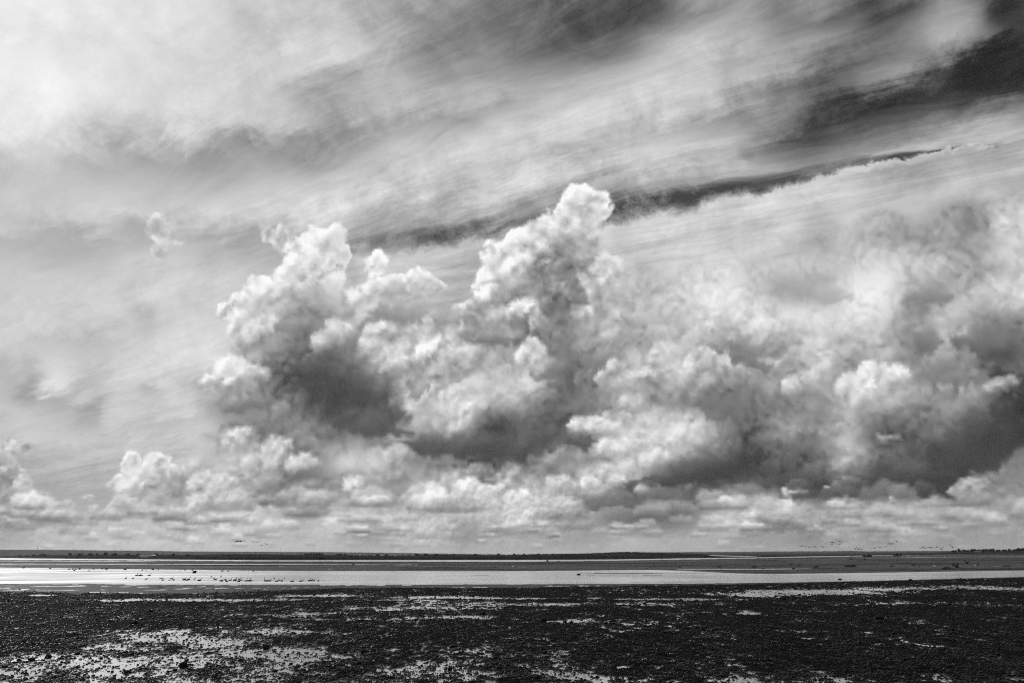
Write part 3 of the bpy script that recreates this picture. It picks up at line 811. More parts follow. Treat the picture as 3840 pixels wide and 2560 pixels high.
rows += [(fx * 0 + 4900, hill_top * .5 + (hz_y + 2.4) * .5), (fx * 0 + 5500, hill_top * .85 + .15 * (hz_y + 2.4)), (fx * 0 + 6000, hill_top), (fx * 0 + 6500, hill_top + 12)]
hills, _v = ribbon('hills', fx, rows, m_hill)

fx_shore = fx_all[keep_]
hx = np.arange(3466, 4700, 5.0)
hb = I([(3466, 2074), (3560, 2073.3), (3700, 2072.5), (3840, 2071), (4700, 2064)], hx)
hd = np.hypot(*hit(hx, hb)[:, :2].T) * .80
htop = I([(3466, 2073.6), (3490, 2072), (3520, 2069.5), (3570, 2068), (3640, 2067), (3840, 2063.5), (4700, 2055)], hx) + (fbm(hx / 10, hx * 0, 3, 400) - .5) * 1.0
hb2 = I([(3466, 2075), (3840, 2074), (4700, 2068)], hx)
hd = np.hypot(*hit(hx, hb2)[:, :2].T)
rows = [(hd * .995, hb2 + .6), (hd * 1.0, hb2 - 1), (hd * 1.03, (hb2 + htop) / 2), (hd * 1.12, htop), (hd * 1.4, htop + .2), (hd * 1.6, htop + 10)]
headland, _v = ribbon('headland', hx, rows, m_dark)

# ------------------------------------------------------------------ loose shingle and clods
m_stone = material('wet_stone', .007, rough=.42, spec=.12)
m_clod = material('mud_clod', .008, rough=.8, spec=.06, build=lambda t, b: bump(t, b, t.noise(geo_pos(t), 14.0, 5, .65), .7, .04))


def shingle_cloud():
    N = 190000
    px = rng.uniform(-260, 4100, N); py = 2150 + 470 * rng.random(N) ** .80
    p = hit(px, py)
    h, sh, wd_, qx, qy = relief(p[:, 0], p[:, 1])
    dk = np.interp(px, DK[:, 0], DK[:, 1])
    drown = np.clip((-.012 - h) / .03, 0, 1)
    clus = fbm(p[:, 0] * 1.3, p[:, 1] * .9, 3, 77)
    keep = (rng.random(N) < (1 - .72 * drown) * np.clip((clus - .30) * 3.2, .12, 1)) & ((py > dk - 1) | (rng.random(N) < .07)) & (py > np.interp(px, CH_B[:, 0], CH_B[:, 1]) + 2)
    p, h, py, drown = p[keep], h[keep], py[keep], drown[keep]
    n = len(p)
    dpt = np.hypot(p[:, 0], p[:, 1])
    w = (2.4 + 6.5 * rng.random(n) ** 3.2) * np.interp(py, [2190, 2300, 2560], [.60, .95, 1.30])
    size = w * dpt / 2680.0 * .5
    z = np.maximum(h, 0.0) + size * rng.uniform(-.35, .30, n)
    co = np.stack([p[:, 0], p[:, 1], z], -1).astype(np.float32)
    me = bpy.data.meshes.new('shingle'); me.vertices.add(n); me.vertices.foreach_set('co', co.ravel())
    sc = np.stack([size * rng.uniform(.8, 1.3, n), size * rng.uniform(.8, 1.3, n), size * rng.uniform(.45, .95, n)], -1)
    ro = np.stack([rng.normal(0, .3, n), rng.normal(0, .3, n), rng.uniform(0, 6.28, n)], -1)
    for nm, a in (('scl', sc), ('rot', ro)):
        at = me.attributes.new(nm, 'FLOAT_VECTOR', 'POINT'); at.data.foreach_set('vector', a.astype(np.float32).ravel())
    at = me.attributes.new('pick', 'INT', 'POINT'); at.data.foreach_set('value', rng.integers(0, 4, n).astype(np.int32))
    o = link('shingle', me)
    g = bpy.data.node_groups.new('scatter_stones', 'GeometryNodeTree')
    g.interface.new_socket('Geometry', in_out='INPUT', socket_type='NodeSocketGeometry')
    g.interface.new_socket('Geometry', in_out='OUTPUT', socket_type='NodeSocketGeometry')
    N_ = g.nodes.new; L = g.links.new
    gi, go = N_('NodeGroupInput'), N_('NodeGroupOutput')
    g2i = N_('GeometryNodeGeometryToInstance')
    for k in range(4):
        ico = N_('GeometryNodeMeshIcoSphere'); ico.inputs['Subdivisions'].default_value = 2; ico.inputs['Radius'].default_value = 1.0
        nz = N_('ShaderNodeTexNoise'); nz.noise_dimensions = '4D'; nz.inputs['W'].default_value = 3.7 * k; nz.inputs['Scale'].default_value = 1.1; nz.inputs['Detail'].default_value = 2.0
        sub = N_('ShaderNodeVectorMath'); sub.operation = 'SUBTRACT'; sub.inputs[1].default_value = (.5, .5, .5); L(nz.outputs['Color'], sub.inputs[0])
        sca = N_('ShaderNodeVectorMath'); sca.operation = 'SCALE'; sca.inputs['Scale'].default_value = 1.5; L(sub.outputs[0], sca.inputs[0])
        sp_ = N_('GeometryNodeSetPosition'); L(ico.outputs['Mesh'], sp_.inputs['Geometry']); L(sca.outputs[0], sp_.inputs['Offset'])
        L(sp_.outputs[0], g2i.inputs[0])
    def nattr(nm, ty):
        a = N_('GeometryNodeInputNamedAttribute'); a.data_type = ty; a.inputs['Name'].default_value = nm; return a.outputs[0]
    iop = N_('GeometryNodeInstanceOnPoints')
    L(gi.outputs[0], iop.inputs['Points']); L(g2i.outputs[0], iop.inputs['Instance']); iop.inputs['Pick Instance'].default_value = True
    L(nattr('pick', 'INT'), iop.inputs['Instance Index'])
    e2r = N_('FunctionNodeEulerToRotation'); L(nattr('rot', 'FLOAT_VECTOR'), e2r.inputs[0]); L(e2r.outputs[0], iop.inputs['Rotation'])
    L(nattr('scl', 'FLOAT_VECTOR'), iop.inputs['Scale'])
    sm = N_('GeometryNodeSetMaterial'); sm.inputs['Material'].default_value = m_stone; L(iop.outputs[0], sm.inputs[0]); L(sm.outputs[0], go.inputs[0])
    md = o.modifiers.new('scatter', 'NODES'); md.node_group = g
    me.materials.append(m_stone)
    tag(o, 'loose dark pebbles and shell fragments covering the near foreshore', 'shingle', kind='stuff')
    return o


shingle_cloud()


def rock_mesh(seed, sub=2, flat=.7, blocky=0.0):
    bm = bmesh.new(); bmesh.ops.create_icosphere(bm, subdivisions=sub, radius=1.0)
    r = random.Random(seed)
    ax = [Vector((r.gauss(0, 1), r.gauss(0, 1), r.gauss(0, 1))).normalized() for _ in range(9)]
    am = [r.uniform(.55, 1.0) for _ in ax]
    for v in bm.verts:
        n = v.co.normalized(); k = 1.0
        for a, m in zip(ax, am):                      # cut by planes: an angular clod
            c = n.dot(a)
            if c > .2: k = min(k, m / c * .9)
        v.co = n * k * (1 + r.uniform(-.06, .06))
        v.co.z *= flat
        if v.co.z < -.25: v.co.z = -.25
    me = bpy.data.meshes.new('rock'); bm.to_mesh(me); bm.free(); me.materials.append(m_clod)
    return me


ROCKM = [rock_mesh(k, 3 if k < 3 else 2, [.75, .6, .9, .5, .7, .8, .35][k]) for k in range(7)]
ORD = ['leftmost', 'second', 'third', 'fourth', 'fifth', 'sixth', 'seventh', 'eighth', 'ninth', 'tenth', 'eleventh', 'twelfth', 'thirteenth', 'fourteenth',
       'fifteenth', 'sixteenth', 'seventeenth', 'eighteenth', 'nineteenth', 'twentieth', 'twenty-first', 'twenty-second', 'twenty-third', 'twenty-fourth', 'twenty-fifth',
       'twenty-sixth', 'twenty-seventh', 'twenty-eighth', 'twenty-ninth', 'thirtieth', 'thirty-first', 'thirty-second', 'thirty-third', 'thirty-fourth', 'thirty-fifth']


def nth(k, what):
    return ('leftmost ' + what) if k == 0 else '%s %s from the left' % (ORD[k], what)


def rocks(name, cat, group, what, where, spots, lift=.30, tall=1.0):
    """spots: (photo x, y of the foot, width in photo pixels[, special label[, mesh]])"""
    spots = sorted(spots, key=lambda s: s[0])
    for k, s in enumerate(spots):
        x, y, w = s[:3]
        p = hit(float(x), float(y))
        d = float(np.hypot(p[0], p[1]))
        r = w * d / 2680.0 * .5
        me = ROCKM[s[4]] if len(s) > 4 else ROCKM[(k * 5 + int(x)) % 6]
        o = bpy.data.objects.new(name, me); COL.objects.link(o)
        o.location = (p[0], p[1], max(0.0, r * .18) + lift * r * .3)
        o.rotation_euler = (0, 0, (x * .731) % 6.28)
        o.scale = (r * 1.12, r * 1.12, r * 1.05 * tall)
        lab = s[3] if len(s) > 3 and s[3] else '%s %s' % (nth(k, what), where)
        tag(o, lab, cat, group)


rocks('mud_clod', 'clod', 'dark clods on the bright wet mud at lower left', 'dark clod', 'on the bright wet mud at lower left',
      [(70, 2476, 12), (115, 2477, 20), (178, 2467, 21), (290, 2453, 15), (380, 2470, 11), (443, 2405, 12), (477, 2521, 21), (545, 2509, 18), (655, 2514, 17), (560, 2490, 9), (620, 2395, 10), (640, 2452, 10),
       (690, 2502, 32, 'largest angular black slab leaning up from the wet mud at lower left', 2), (698, 2479, 14), (760, 2512, 13), (803, 2541, 21), (825, 2454, 12), (740, 2549, 12), (900, 2478, 13), (330, 2535, 11), (240, 2500, 10), (530, 2440, 9), (860, 2520, 12)])
rocks('mud_clod', 'clod', 'dark clods on the grey shingle at left', 'dark clod', 'on the dark shingle at left above the wet patch',
      [(501, 2342, 26, 'large round black clod alone on the dark shingle at left', 0), (564, 2294, 15), (560, 2314, 17), (745, 2266, 13), (605, 2318, 8), (90, 2346, 9), (133, 2395, 10), (318, 2392, 9), (330, 2224, 12, 'round black clod on the edge of the grey mud flat at left', 1)])
rocks('mud_clod', 'clod', 'dark clods low in the middle of the view', 'dark clod', 'on the mottled mud low in the middle',
      [(972, 2428, 13), (996, 2433, 25, 'big square black clod low in the middle left, beside a smaller one', 2), (1033, 2517, 19), (1090, 2489, 14), (1145, 2490, 15), (1280, 2497, 12), (1295, 2448, 19), (1362, 2449, 23), (1340, 2491, 29), (1388, 2490, 21),
       (1364, 2500, 11), (1020, 2480, 11), (974, 2537, 14), (1120, 2558, 21), (1310, 2540, 14), (1430, 2550, 15), (1165, 2538, 12), (1280, 2520, 14), (1108, 2505, 12), (1250, 2478, 11)])
rocks('mud_clod', 'clod', 'dark clods on the shingle right of the middle', 'dark clod', 'on the lower edge right of the middle',
      [(1688, 2511, 20, 'square black block standing in the wet mud just left of the lower middle', 2), (1697, 2426, 17), (1745, 2417, 15), (1855, 2471, 26), (1873, 2510, 25), (1946, 2543, 25), (2012, 2548, 32, 'widest dark clod at the lower edge right of the middle', 0), (2014, 2455, 11), (2045, 2451, 21), (2073, 2404, 25),
       (2302, 2500, 22), (2362, 2546, 18), (1565, 2412, 10), (1540, 2460, 10), (1620, 2540, 14), (1790, 2545, 13), (2240, 2540, 16), (2480, 2384, 34, 'long flat black slab on the dark shingle right of the middle', 6), (2180, 2545, 12), (2670, 2530, 14), (1582, 2497, 11)])
rocks('mud_clod', 'clod', 'dark clods among the thin pools in the middle distance', 'dark clod', 'among the thin pools in the middle distance',
      [(1011, 2311, 19), (1111, 2316, 11), (1137, 2314, 9), (1190, 2286, 11), (1280, 2322, 8), (1315, 2316, 9), (1390, 2260, 20), (1401, 2378, 14), (1422, 2316, 14), (1441, 2325, 13), (1514, 2323, 12), (1433, 2284, 8), (1300, 2293, 12), (1558, 2326, 14), (1585, 2302, 12),
       (1636, 2310, 7), (1814, 2304, 19), (1834, 2264, 7), (1985, 2327, 15), (2040, 2330, 25), (2118, 2333, 13), (2143, 2335, 13), (2160, 2295, 12), (2184, 2278, 15), (2257, 2328, 11), (2060, 2275, 9), (1996, 2303, 11), (2273, 2338, 14), (2289, 2347, 13), (2336, 2348, 14), (1500, 2375, 11), (1630, 2322, 8)])
rocks('mud_clod', 'clod', 'dark clods on the shingle in the right half', 'dark clod', 'on the shingle left of the long pool',
      [(2389, 2280, 9), (2395, 2270, 14), (2418, 2263, 16), (2451, 2341, 13), (2465, 2302, 16), (2495, 2299, 10), (2518, 2330, 11), (2550, 2303, 12), (2554, 2251, 12), (2101, 2244, 9), (2616, 2299, 12), (2452, 2300, 9), (2730, 2303, 8)])
rocks('mud_clod', 'clod', 'dark clods on the shingle at right', 'dark clod', 'on the dark shingle at far right',
      [(2940, 2249, 17), (3008, 2330, 13), (3173, 2233, 9), (3300, 2321, 42, 'long flat black slab lying on the dark shingle at far right', 6), (3403, 2281, 10), (3460, 2281, 15), (3340, 2273, 13), (3640, 2213, 11), (3415, 2176, 11, 'round black stone on the near edge of the channel at right', 0), (3300, 2505, 15), (3700, 2396, 9), (3772, 2213, 8), (3562, 2268, 12), (3205, 2180, 6)])
rocks('stone', 'stone', 'stones standing in the long bright pool at right', 'small dark stone', 'standing in the long bright pool at right',
      [(2911, 2236, 14), (2999, 2230, 11), (2919, 2229, 4), (2957, 2224, 5), (2964, 2226, 4), (3016, 2224, 6), (3034, 2229, 6), (3087, 2226, 6), (3100, 2218, 6), (3155, 2211, 11), (3217, 2208, 9), (3232, 2210, 6), (3259, 2205, 5), (3275, 2211, 5), (3309, 2205, 5), (3343, 2203, 5),
       (3375, 2204, 6), (3396, 2203, 5), (3437, 2204, 5), (3433, 2213, 6), (3415, 2215, 20, 'low flat dark clump in the right end of the long bright pool', 6), (2790, 2224, 4), (2830, 2222, 4), (2860, 2226, 4), (2740, 2231, 6)])
rocks('stone', 'stone', 'stones standing in the thin pools left of the middle', 'small dark stone', 'standing in the thin pools left of the middle',
      [(1130, 2231, 6), (1137, 2229, 4), (1145, 2230, 5), (1178, 2231, 8), (1233, 2232, 6), (1234, 2229, 4), (425, 2243, 8), (527, 2243, 7), (624, 2247, 8), (704, 2243, 7), (743, 2242, 7)], tall=1.3)
rocks('stone', 'stone', 'stones standing in the thin pools in the middle', 'small dark stone', 'standing in the thin pool in the middle',
      [(1525, 2241, 10), (1567, 2238, 5), (1594, 2242, 4), (1616, 2241, 6), (1631, 2240, 6), (1715, 2237, 6), (1743, 2237, 5), (1763, 2235, 5), (1775, 2236, 7), (1839, 2243, 5), (1697, 2251, 6), (1573, 2249, 4), (1470, 2249, 5), (1944, 2243, 4), (2026, 2241, 4)], tall=1.4)
rocks('stone', 'stone', 'single mounds standing in the channel', 'dark mound', 'standing in the bright channel',
      [(730, 2147, 13, 'tall black lump standing alone in the channel near its far edge at left', 0), (2170, 2154, 12, 'low black mound on a mud bar in the channel', 1), (3151, 2173, 15, 'thin flat dark clump in the channel at right', 6)], tall=1.2)
rocks('weed_clump', 'weed clump', 'dark weed clumps on the far mud flat', 'dark weed clump', 'on the grey flat beyond the channel',
      [(1324, 2117, 9, 'pointed dark lump on the grey flat beyond the channel, left of the middle', 0), (385, 2103, 6), (618, 2115, 4), (1177, 2103, 5), (1611, 2101, 4), (2978, 2132, 14), (2988, 2137, 12), (3000, 2117, 10), (3062, 2128, 20), (3190, 2127, 40), (3345, 2124, 14), (3425, 2121, 12), (3538, 2136, 14), (3552, 2132, 22), (3445, 2124, 8), (3790, 2133, 8), (3776, 2124, 20), (2965, 2116, 14),
       (2426, 2131, 10), (2550, 2127, 10), (2698, 2127, 18), (2830, 2127, 22), (2862, 2134, 8), (2905, 2102, 8), (2770, 2097, 5), (2568, 2098, 4), (2786, 2094, 4)], tall=.35)


# ------------------------------------------------------------------ birds
def loft(pts, n=8, name='body'):
    """closed tube through (x, y, z, half width, half height)"""
    V, F = [], []
    P_ = [Vector(p[:3]) for p in pts]
    for k, p in enumerate(pts):
        t = (P_[min(k + 1, len(P_) - 1)] - P_[max(k - 1, 0)]).normalized()
        side = Vector((0, 1, 0)); up = side.cross(t).normalized() * -1
        if up.z < 0 and abs(t.z) < .9: up = -up
        for j in range(n):
            a = 2 * math.pi * j / n
            V.append(P_[k] + side * math.cos(a) * p[3] + up * math.sin(a) * p[4])
    for k in range(len(pts) - 1):
        for j in range(n):
            F.append((k * n + j, k * n + (j + 1) % n, (k + 1) * n + (j + 1) % n, (k + 1) * n + j))
    F.append(tuple(range(n - 1, -1, -1))); F.append(tuple(range((len(pts) - 1) * n, len(pts) * n)))
    return V, F


m_goose = material('goose_plumage', .018, rough=.7, spec=.15)
m_gull = material('gull_plumage', .75, rough=.8, spec=.1)


def swim_mesh(neck_up=1.0, head_fwd=1.0):
    nz = .30 * neck_up
    V, F = loft([(-.34, 0, .10, .01, .008), (-.29, 0, .105, .04, .02), (-.20, 0, .085, .085, .06), (-.06, 0, .07, .115, .095), (.08, 0, .065, .112, .10), (.18, 0, .085, .075, .08), (.225, 0, .12 + .02 * neck_up, .042, .05),
                 (.245, 0, .10 + nz * .5, .028, .03), (.25, 0, .10 + nz * .82, .026, .027), (.265 + .01 * head_fwd, 0, .10 + nz, .033, .03), (.31 + .02 * head_fwd, 0, .105 + nz, .024, .02), (.36 + .02 * head_fwd, 0, .09 + nz, .010, .007)])
    me = raw_mesh('goose', V, F, True); me.materials.append(m_goose); return me


SWIM = [swim_mesh(1.0, 1), swim_mesh(.75, 1.4), swim_mesh(.35, 2.0), swim_mesh(1.2, .6)]


def wing(me_v, me_f, side, lift, droop, sweep, span=.58, chord=.19):
    """one wing with inner and outer panel, real thickness"""
    segs = [(0.0, 0.0, 1.0, 0.0), (.35, lift, 1.05, sweep * .1), (.7, lift * 1.25 - droop * .4, .8, sweep * .5), (1.0, lift * 1.2 - droop, .25, sweep)]
    b = len(me_v)
    for (u, z, c, sw) in segs:
        y = side * (.06 + u * span); x0 = .07 - sw; x1 = x0 - chord * c
        th = .016 * (1.15 - u)
        me_v += [Vector((x0, y, .02 + z + th)), Vector((x1, y, .02 + z)), Vector((x0, y, .02 + z - th)), Vector((x0 - chord * c * .4, y, .02 + z + th * 1.4))]
    for k in range(3):
        i, j = b + 4 * k, b + 4 * (k + 1)
        me_f += [(i, i + 3, j + 3, j), (i + 3, i + 1, j + 1, j + 3), (i + 1, i + 2, j + 2, j + 1), (i + 2, i, j, j + 2)]
    me_f.append((b, b + 2, b + 1, b + 3)); e = b + 12; me_f.append((e, e + 3, e + 1, e + 2))


def fly_mesh(lift, droop, sweep=.10):
    V, F = loft([(-.34, 0, 0, .012, .006), (-.25, 0, 0, .045, .02), (-.12, 0, -.01, .075, .06), (.03, 0, -.01, .09, .08), (.14, 0, 0, .07, .065), (.22, 0, .01, .036, .036), (.34, 0, .015, .026, .026), (.40, 0, .02, .034, .032), (.44, 0, .015, .022, .018), (.50, 0, .005, .008, .006)])
    wing(V, F, 1, lift, droop, sweep); wing(V, F, -1, lift, droop, sweep)
    me = raw_mesh('goose', V, F, False); me.materials.append(m_goose); return me


FLY = [fly_mesh(.10, .22), fly_mesh(.16, .05), fly_mesh(.02, .20, .14), fly_mesh(-.06, .12), fly_mesh(.22, -.12, .05)]


def swimmers(group, what, where, spots, scale=1.0, faces=0.0):
    spots = sorted(spots)
    for k, s in enumerate(spots):
        x, y = s[:2]; w = s[2] if len(s) > 2 else 12
        p = hit(float(x), float(y)); d = float(np.hypot(p[0], p[1]))
        o = bpy.data.objects.new('goose', SWIM[(k * 7 + int(x)) % 4]); COL.objects.link(o)
        L_ = w * d / 2680.0
        turn = [0, .3, -.4, .9, math.pi * .96, -.15, .5, 1.2][(k * 5 + int(y * 3)) % 8] if w > 8 else 1.25
        o.location = (p[0], p[1], -.012); o.rotation_euler = (0, 0, turn + faces); o.scale = (L_ / .56, L_ / .50, L_ / .46)
        tag(o, '%s %s' % (nth(k, what), where), 'goose', group)


swimmers('geese swimming in the near row of the channel, left part', 'dark goose', 'of the left half of the near swimming row',
         [(471, 2168, 8), (498, 2168, 8), (548, 2171, 9), (601, 2169, 8), (608, 2169, 8), (610, 2175, 9), (635, 2175, 7), (643, 2169, 9), (650, 2174, 10), (690, 2173, 12), (694, 2170, 8), (700, 2175, 9), (707, 2172, 11), (729, 2171, 9), (747, 2176, 13)])
swimmers('small party of geese swimming in line at left', 'dark goose', 'in the short line swimming apart at left', [(511, 2158, 11), (522, 2158, 11), (531, 2158, 10), (559, 2158, 10)])
swimmers('geese swimming singly in the middle of the channel', 'small dark goose', 'of those swimming singly in mid channel', [(792, 2162, 8), (801, 2169, 8), (808, 2172, 9), (828, 2162, 8), (1028, 2168, 8), (1067, 2168, 7)])
swimmers('geese swimming in the near row of the channel, right part', 'dark goose', 'of the right half of the near swimming row',
         [(830, 2178, 13), (844, 2172, 8), (850, 2180, 10), (847, 2176, 8), (863, 2175, 10), (880, 2176, 12), (883, 2173, 9), (897, 2171, 9), (895, 2180, 14), (905, 2175, 9), (921, 2178, 11), (931, 2178, 12), (936, 2177, 11), (943, 2177, 9),
          (997, 2178, 13), (1004, 2177, 10), (1012, 2178, 10), (1037, 2179, 11), (1046, 2176, 8), (1055, 2178, 11), (1090, 2180, 8), (1097, 2180, 11), (1125, 2179, 10), (1132, 2178, 10), (1159, 2177, 11), (1168, 2176, 10), (1177, 2176, 9), (1193, 2177, 9)])
swimmers('birds resting along the far edge of the channel', 'small dark bird', 'resting along the far edge of the channel',
         [(87, 2129, 9), (188, 2131, 6), (259, 2134, 7), (272, 2133, 7), (279, 2136, 6), (278, 2139, 7), (285, 2134, 6), (298, 2133, 8), (334, 2139, 6), (350, 2133, 7), (382, 2132, 6), (399, 2134, 9), (469, 2135, 10), (533, 2137, 7), (548, 2137, 5), (573, 2135, 10), (593, 2136, 6),
          (655, 2139, 4), (672, 2139, 4), (677, 2140, 5), (694, 2137, 7), (721, 2137, 8), (833, 2141, 9), (855, 2141, 7), (950, 2141, 8)])


def flyers(group, what, where, spots, mats=None, name='goose', cat='goose'):
    spots = sorted(spots)
    for k, s in enumerate(spots):
        x, y, w, mk, head = (list(s) + [18, 0, .9])[:5] if len(s) < 5 else s
        d = 1.25 * 2680.0 / w * .80
        r = ray(float(x), float(y)); p = EYEV + r * d
        o = bpy.data.objects.new(name, FLY[mk]); COL.objects.link(o)
        o.location = tuple(p)
        o.rotation_euler = ((k * 37 % 11 - 5) * .05, (k * 53 % 7 - 3) * .04, math.atan2(-r[0], r[1]) + head)
        tag(o, '%s %s' % (nth(k, what), where), cat, group)


aw = math.pi / 2 + .25        # flying away from the eye, a little to one side
flyers('small flock flying low over the hills at left', 'dark goose', 'in the small flock flying over the left hills',
       [(888, 2028.5, 19, 2, .5), (900, 2029, 19, 0, .7), (950, 2030.5, 17, 0, aw), (966, 2031, 17, 0, aw), (982, 2044, 18, 0, aw), (1001, 2040, 18, 1, aw)])
flyers('loose flock flying low over the horizon at right, left part', 'dark goose', 'in the left part of the right-hand flock',
       [(3005, 2047, 17, 1, aw), (3021, 2048.5, 17, 0, aw), (3036.5, 2051, 18, 1, aw), (3056, 2047.5, 18, 0, aw), (3060, 2052, 16, 0, aw), (3086, 2049.5, 18, 0, aw), (3122.6, 2033, 19, 0, aw + .3), (3120, 2041.6, 18, 1, aw),
        (3151, 2029.6, 18, 0, aw + .2), (3148.5, 2040.6, 18, 1, aw), (3131.6, 2067, 10, 3, aw)])
flyers('loose flock flying low over the horizon at right, middle part', 'dark goose', 'in the middle part of the right-hand flock',
       [(3207.5, 2058.5, 17, 4, aw), (3217, 2057.5, 17, 4, aw), (3223, 2058, 15, 3, aw), (3232.6, 2058.5, 16, 1, aw), (3278.5, 2054, 18, 0, aw), (3300, 2051.5, 18, 0, aw), (3321.6, 2049, 18, 1, aw), (3342, 2038, 20, 0, aw + .3), (3362, 2028.6, 20, 1, aw)])
flyers('loose flock flying low over the horizon at right, right part', 'dark goose', 'in the right part of the right-hand flock',
       [(3460, 2052.5, 19, 0, aw), (3471, 2053.5, 19, 0, aw), (3491, 2052.5, 19, 0, aw + .3), (3512, 2050.5, 19, 0, aw), (3530, 2057, 20, 4, aw), (3572, 2051, 20, 4, aw)])
flyers('geese flying low in front of the far shore in the middle', 'dark goose', 'flying in front of the far shore in the middle',
       [(2053, 2103, 17, 4, .4), (2096, 2103, 17, 2, .4), (2177, 2091, 16, 2, .5), (2207, 2090, 16, 2, .5), (2248, 2092, 16, 2, .5)])
flyers('geese flying low over the far mud below the boats', 'dark goose', 'flying low over the far mud below the boats',
       [(3190, 2088, 14, 0, .8), (3192, 2095, 16, 2, .8), (3220, 2098, 20, 0, 1.2), (3242, 2095, 16, 2, .8), (3000, 2117, 13, 0, .8), (2976, 2131, 15, 0, .7)])
flyers('larger dark birds flying over the far mud at right', 'larger dark bird', 'flying close over the mud flat at right',
       [(3579, 2114, 27, 3, .35), (3588, 2125, 24, 4, .55), (3627, 2110, 22, 4, .8), (3668, 2115, 12, 0, .6)])

# two white gulls standing on the far mud
for k, (x, y, lab) in enumerate([(3506, 2127, 'left one of the two white gulls standing on the mud flat at right'), (3657, 2124, 'right one of the two white gulls standing on the mud flat at right')]):
    V, F = loft([(-.24, 0, .20, .01, .01), (-.16, 0, .22, .04, .03), (-.04, 0, .24, .075, .07), (.07, 0, .27, .07, .075), (.12, 0, .33, .04, .05), (.14, 0, .38, .045, .042), (.18, 0, .385, .03, .025), (.23, 0, .37, .01, .008)])
    me = raw_mesh('gull', V, F, True); me.materials.append(m_gull)
    root = link('gull', me)
    p = hit(float(x), float(y)); root.location = tuple(p); root.rotation_euler = (0, 0, [2.2, .5][k]); root.scale = (1.5,) * 3
    tag(root, lab, 'gull', 'white gulls on the far mud')
    lm = raw_mesh('leg', *loft([(0.0, 0, -.02, .008, .008), (0.0, 0, .1, .008, .008), (0.0, 0, .2, .012, .012)], 5)); lm.materials.append(m_goose)
    for s_ in (-1, 1):
        l = link('leg', lm, parent=root); l.location = (.02, .03 * s_, 0)


# ------------------------------------------------------------------ boats aground beyond the flat
m_hull = material('boat_paint', .015, rough=.5, spec=.3)
m_cab = material('boat_cabin', .03, rough=.5, spec=.3)
m_glass = material('boat_glass', .01, rough=.1, spec=.5)
m_pale = material('pale_roof', .6, rough=.6, spec=.2)


def box_mesh(name, sx, sy, sz, mat, bev=.03):
    bm = bmesh.new(); bmesh.ops.create_cube(bm, size=1.0)
    for v in bm.verts: v.co = Vector((v.co.x * sx, v.co.y * sy, (v.co.z + .5) * sz))
    bmesh.ops.bevel(bm, geom=bm.edges[:], offset=bev, segments=1, affect='EDGES')
    me = bpy.data.meshes.new(name); bm.to_mesh(me); bm.free(); me.materials.append(mat); return me


def hull_mesh(L_, W, Hb, bow):
    st = [(-.5, .78, 1.15), (-.35, .92, 1.05), (0, 1.0, .95), (.25, .85, 1.0), (.40, .5, 1.12), (.5, .04, bow)]
    V, F = [], []
    for (u, w, h) in st:
        for (a, z) in ((0, 0), (.55, .08), (.9, .5), (1, 1), (.93, 1.0), (.88, .86)):
            V.append(Vector((u * L_, a * w * W / 2, z * h * Hb)))
    n0 = len(V)
    V += [Vector((v.x, -v.y, v.z)) for v in V[:n0]]
    for k in range(len(st) - 1):
        for j in range(5):
            a, b = k * 6 + j, (k + 1) * 6 + j
            F.append((a, b, b + 1, a + 1)); F.append((n0 + a, n0 + a + 1, n0 + b + 1, n0 + b))
        a, b = k * 6 + 5, (k + 1) * 6 + 5
        F.append((a, b, n0 + b, n0 + a))
    F.append(tuple(range(0, 6)) + tuple(range(n0 + 5, n0 - 1, -1)))
    me = raw_mesh('hull', V, F); me.materials.append(m_hull); return me


def boat(x, y, wpx, lab, cab_u, tall, gear, flip=1):
    p = hit(float(x), float(y)); d = float(np.hypot(p[0], p[1])); L_ = wpx * d / 2680.0
    root = bpy.data.objects.new('fishing_boat', None); COL.objects.link(root)
    root.location = tuple(p); root.rotation_euler = (0, 0, math.atan2(-p[0], p[1]) + .12); root.empty_display_size = .5
    tag(root, lab, 'boat', 'boats lying beyond the mud flat')
    k = L_ / 7.0
    link('hull', hull_mesh(7.0 * k, 2.6 * k, 1.15 * k, 1.35), parent=root)
    c = link('cabin', box_mesh('cabin', 1.9 * k, 1.6 * k, 1.35 * tall * k, m_cab), parent=root); c.location = (cab_u * 7 * k, 0, 1.0 * k)
    r = link('cabin_roof', box_mesh('cabin_roof', 2.15 * k, 1.8 * k, .12 * k, m_pale if tall > 1.2 else m_cab), parent=root); r.location = (cab_u * 7 * k, 0, (1.0 + 1.35 * tall) * k + .01)
    wmesh = box_mesh('window', .42 * k, .04 * k, .38 * k, m_glass, .005)
    for u in (-.55, 0, .55):
        w = link('window', wmesh, parent=root); w.location = ((cab_u * 7 + u) * k, -.815 * k, (1.0 + .75 * tall) * k)
    m = link('mast', raw_mesh('mast', *loft([(0, 0, 0, .04 * k, .04 * k), (0, 0, 1.4 * k, .03 * k, .03 * k), (0, 0, 2.6 * k, .012 * k, .012 * k)], 6)), m_cab, root); m.location = (cab_u * 7 * k - .3 * k, 0, (1.1 + 1.35 * tall) * k)
    if gear:
        g = link('winch', box_mesh('winch', .7 * k, 1.1 * k, .8 * k, m_cab, .08), parent=root); g.location = (-2.3 * k, 0, .95 * k)
        g2 = link('gantry', box_mesh('gantry', .15 * k, 1.9 * k, 1.5 * k, m_cab), parent=root); g2.location = (-1.3 * k, 0, .95 * k)
        g3 = link('crate', box_mesh('crate', .8 * k, .8 * k, .6 * k, m_cab, .05), parent=root); g3.location = (2.1 * k, .1, 1.0 * k)


boat(3253.5, 2087.5, 27, 'low dark workboat with small cabin, left one of the two boats at right', .11, .75, True)
boat(3366.5, 2084.5, 24, 'dark boat with tall wheelhouse and mast, right one of the two boats at right', -.10, 1.35, False)

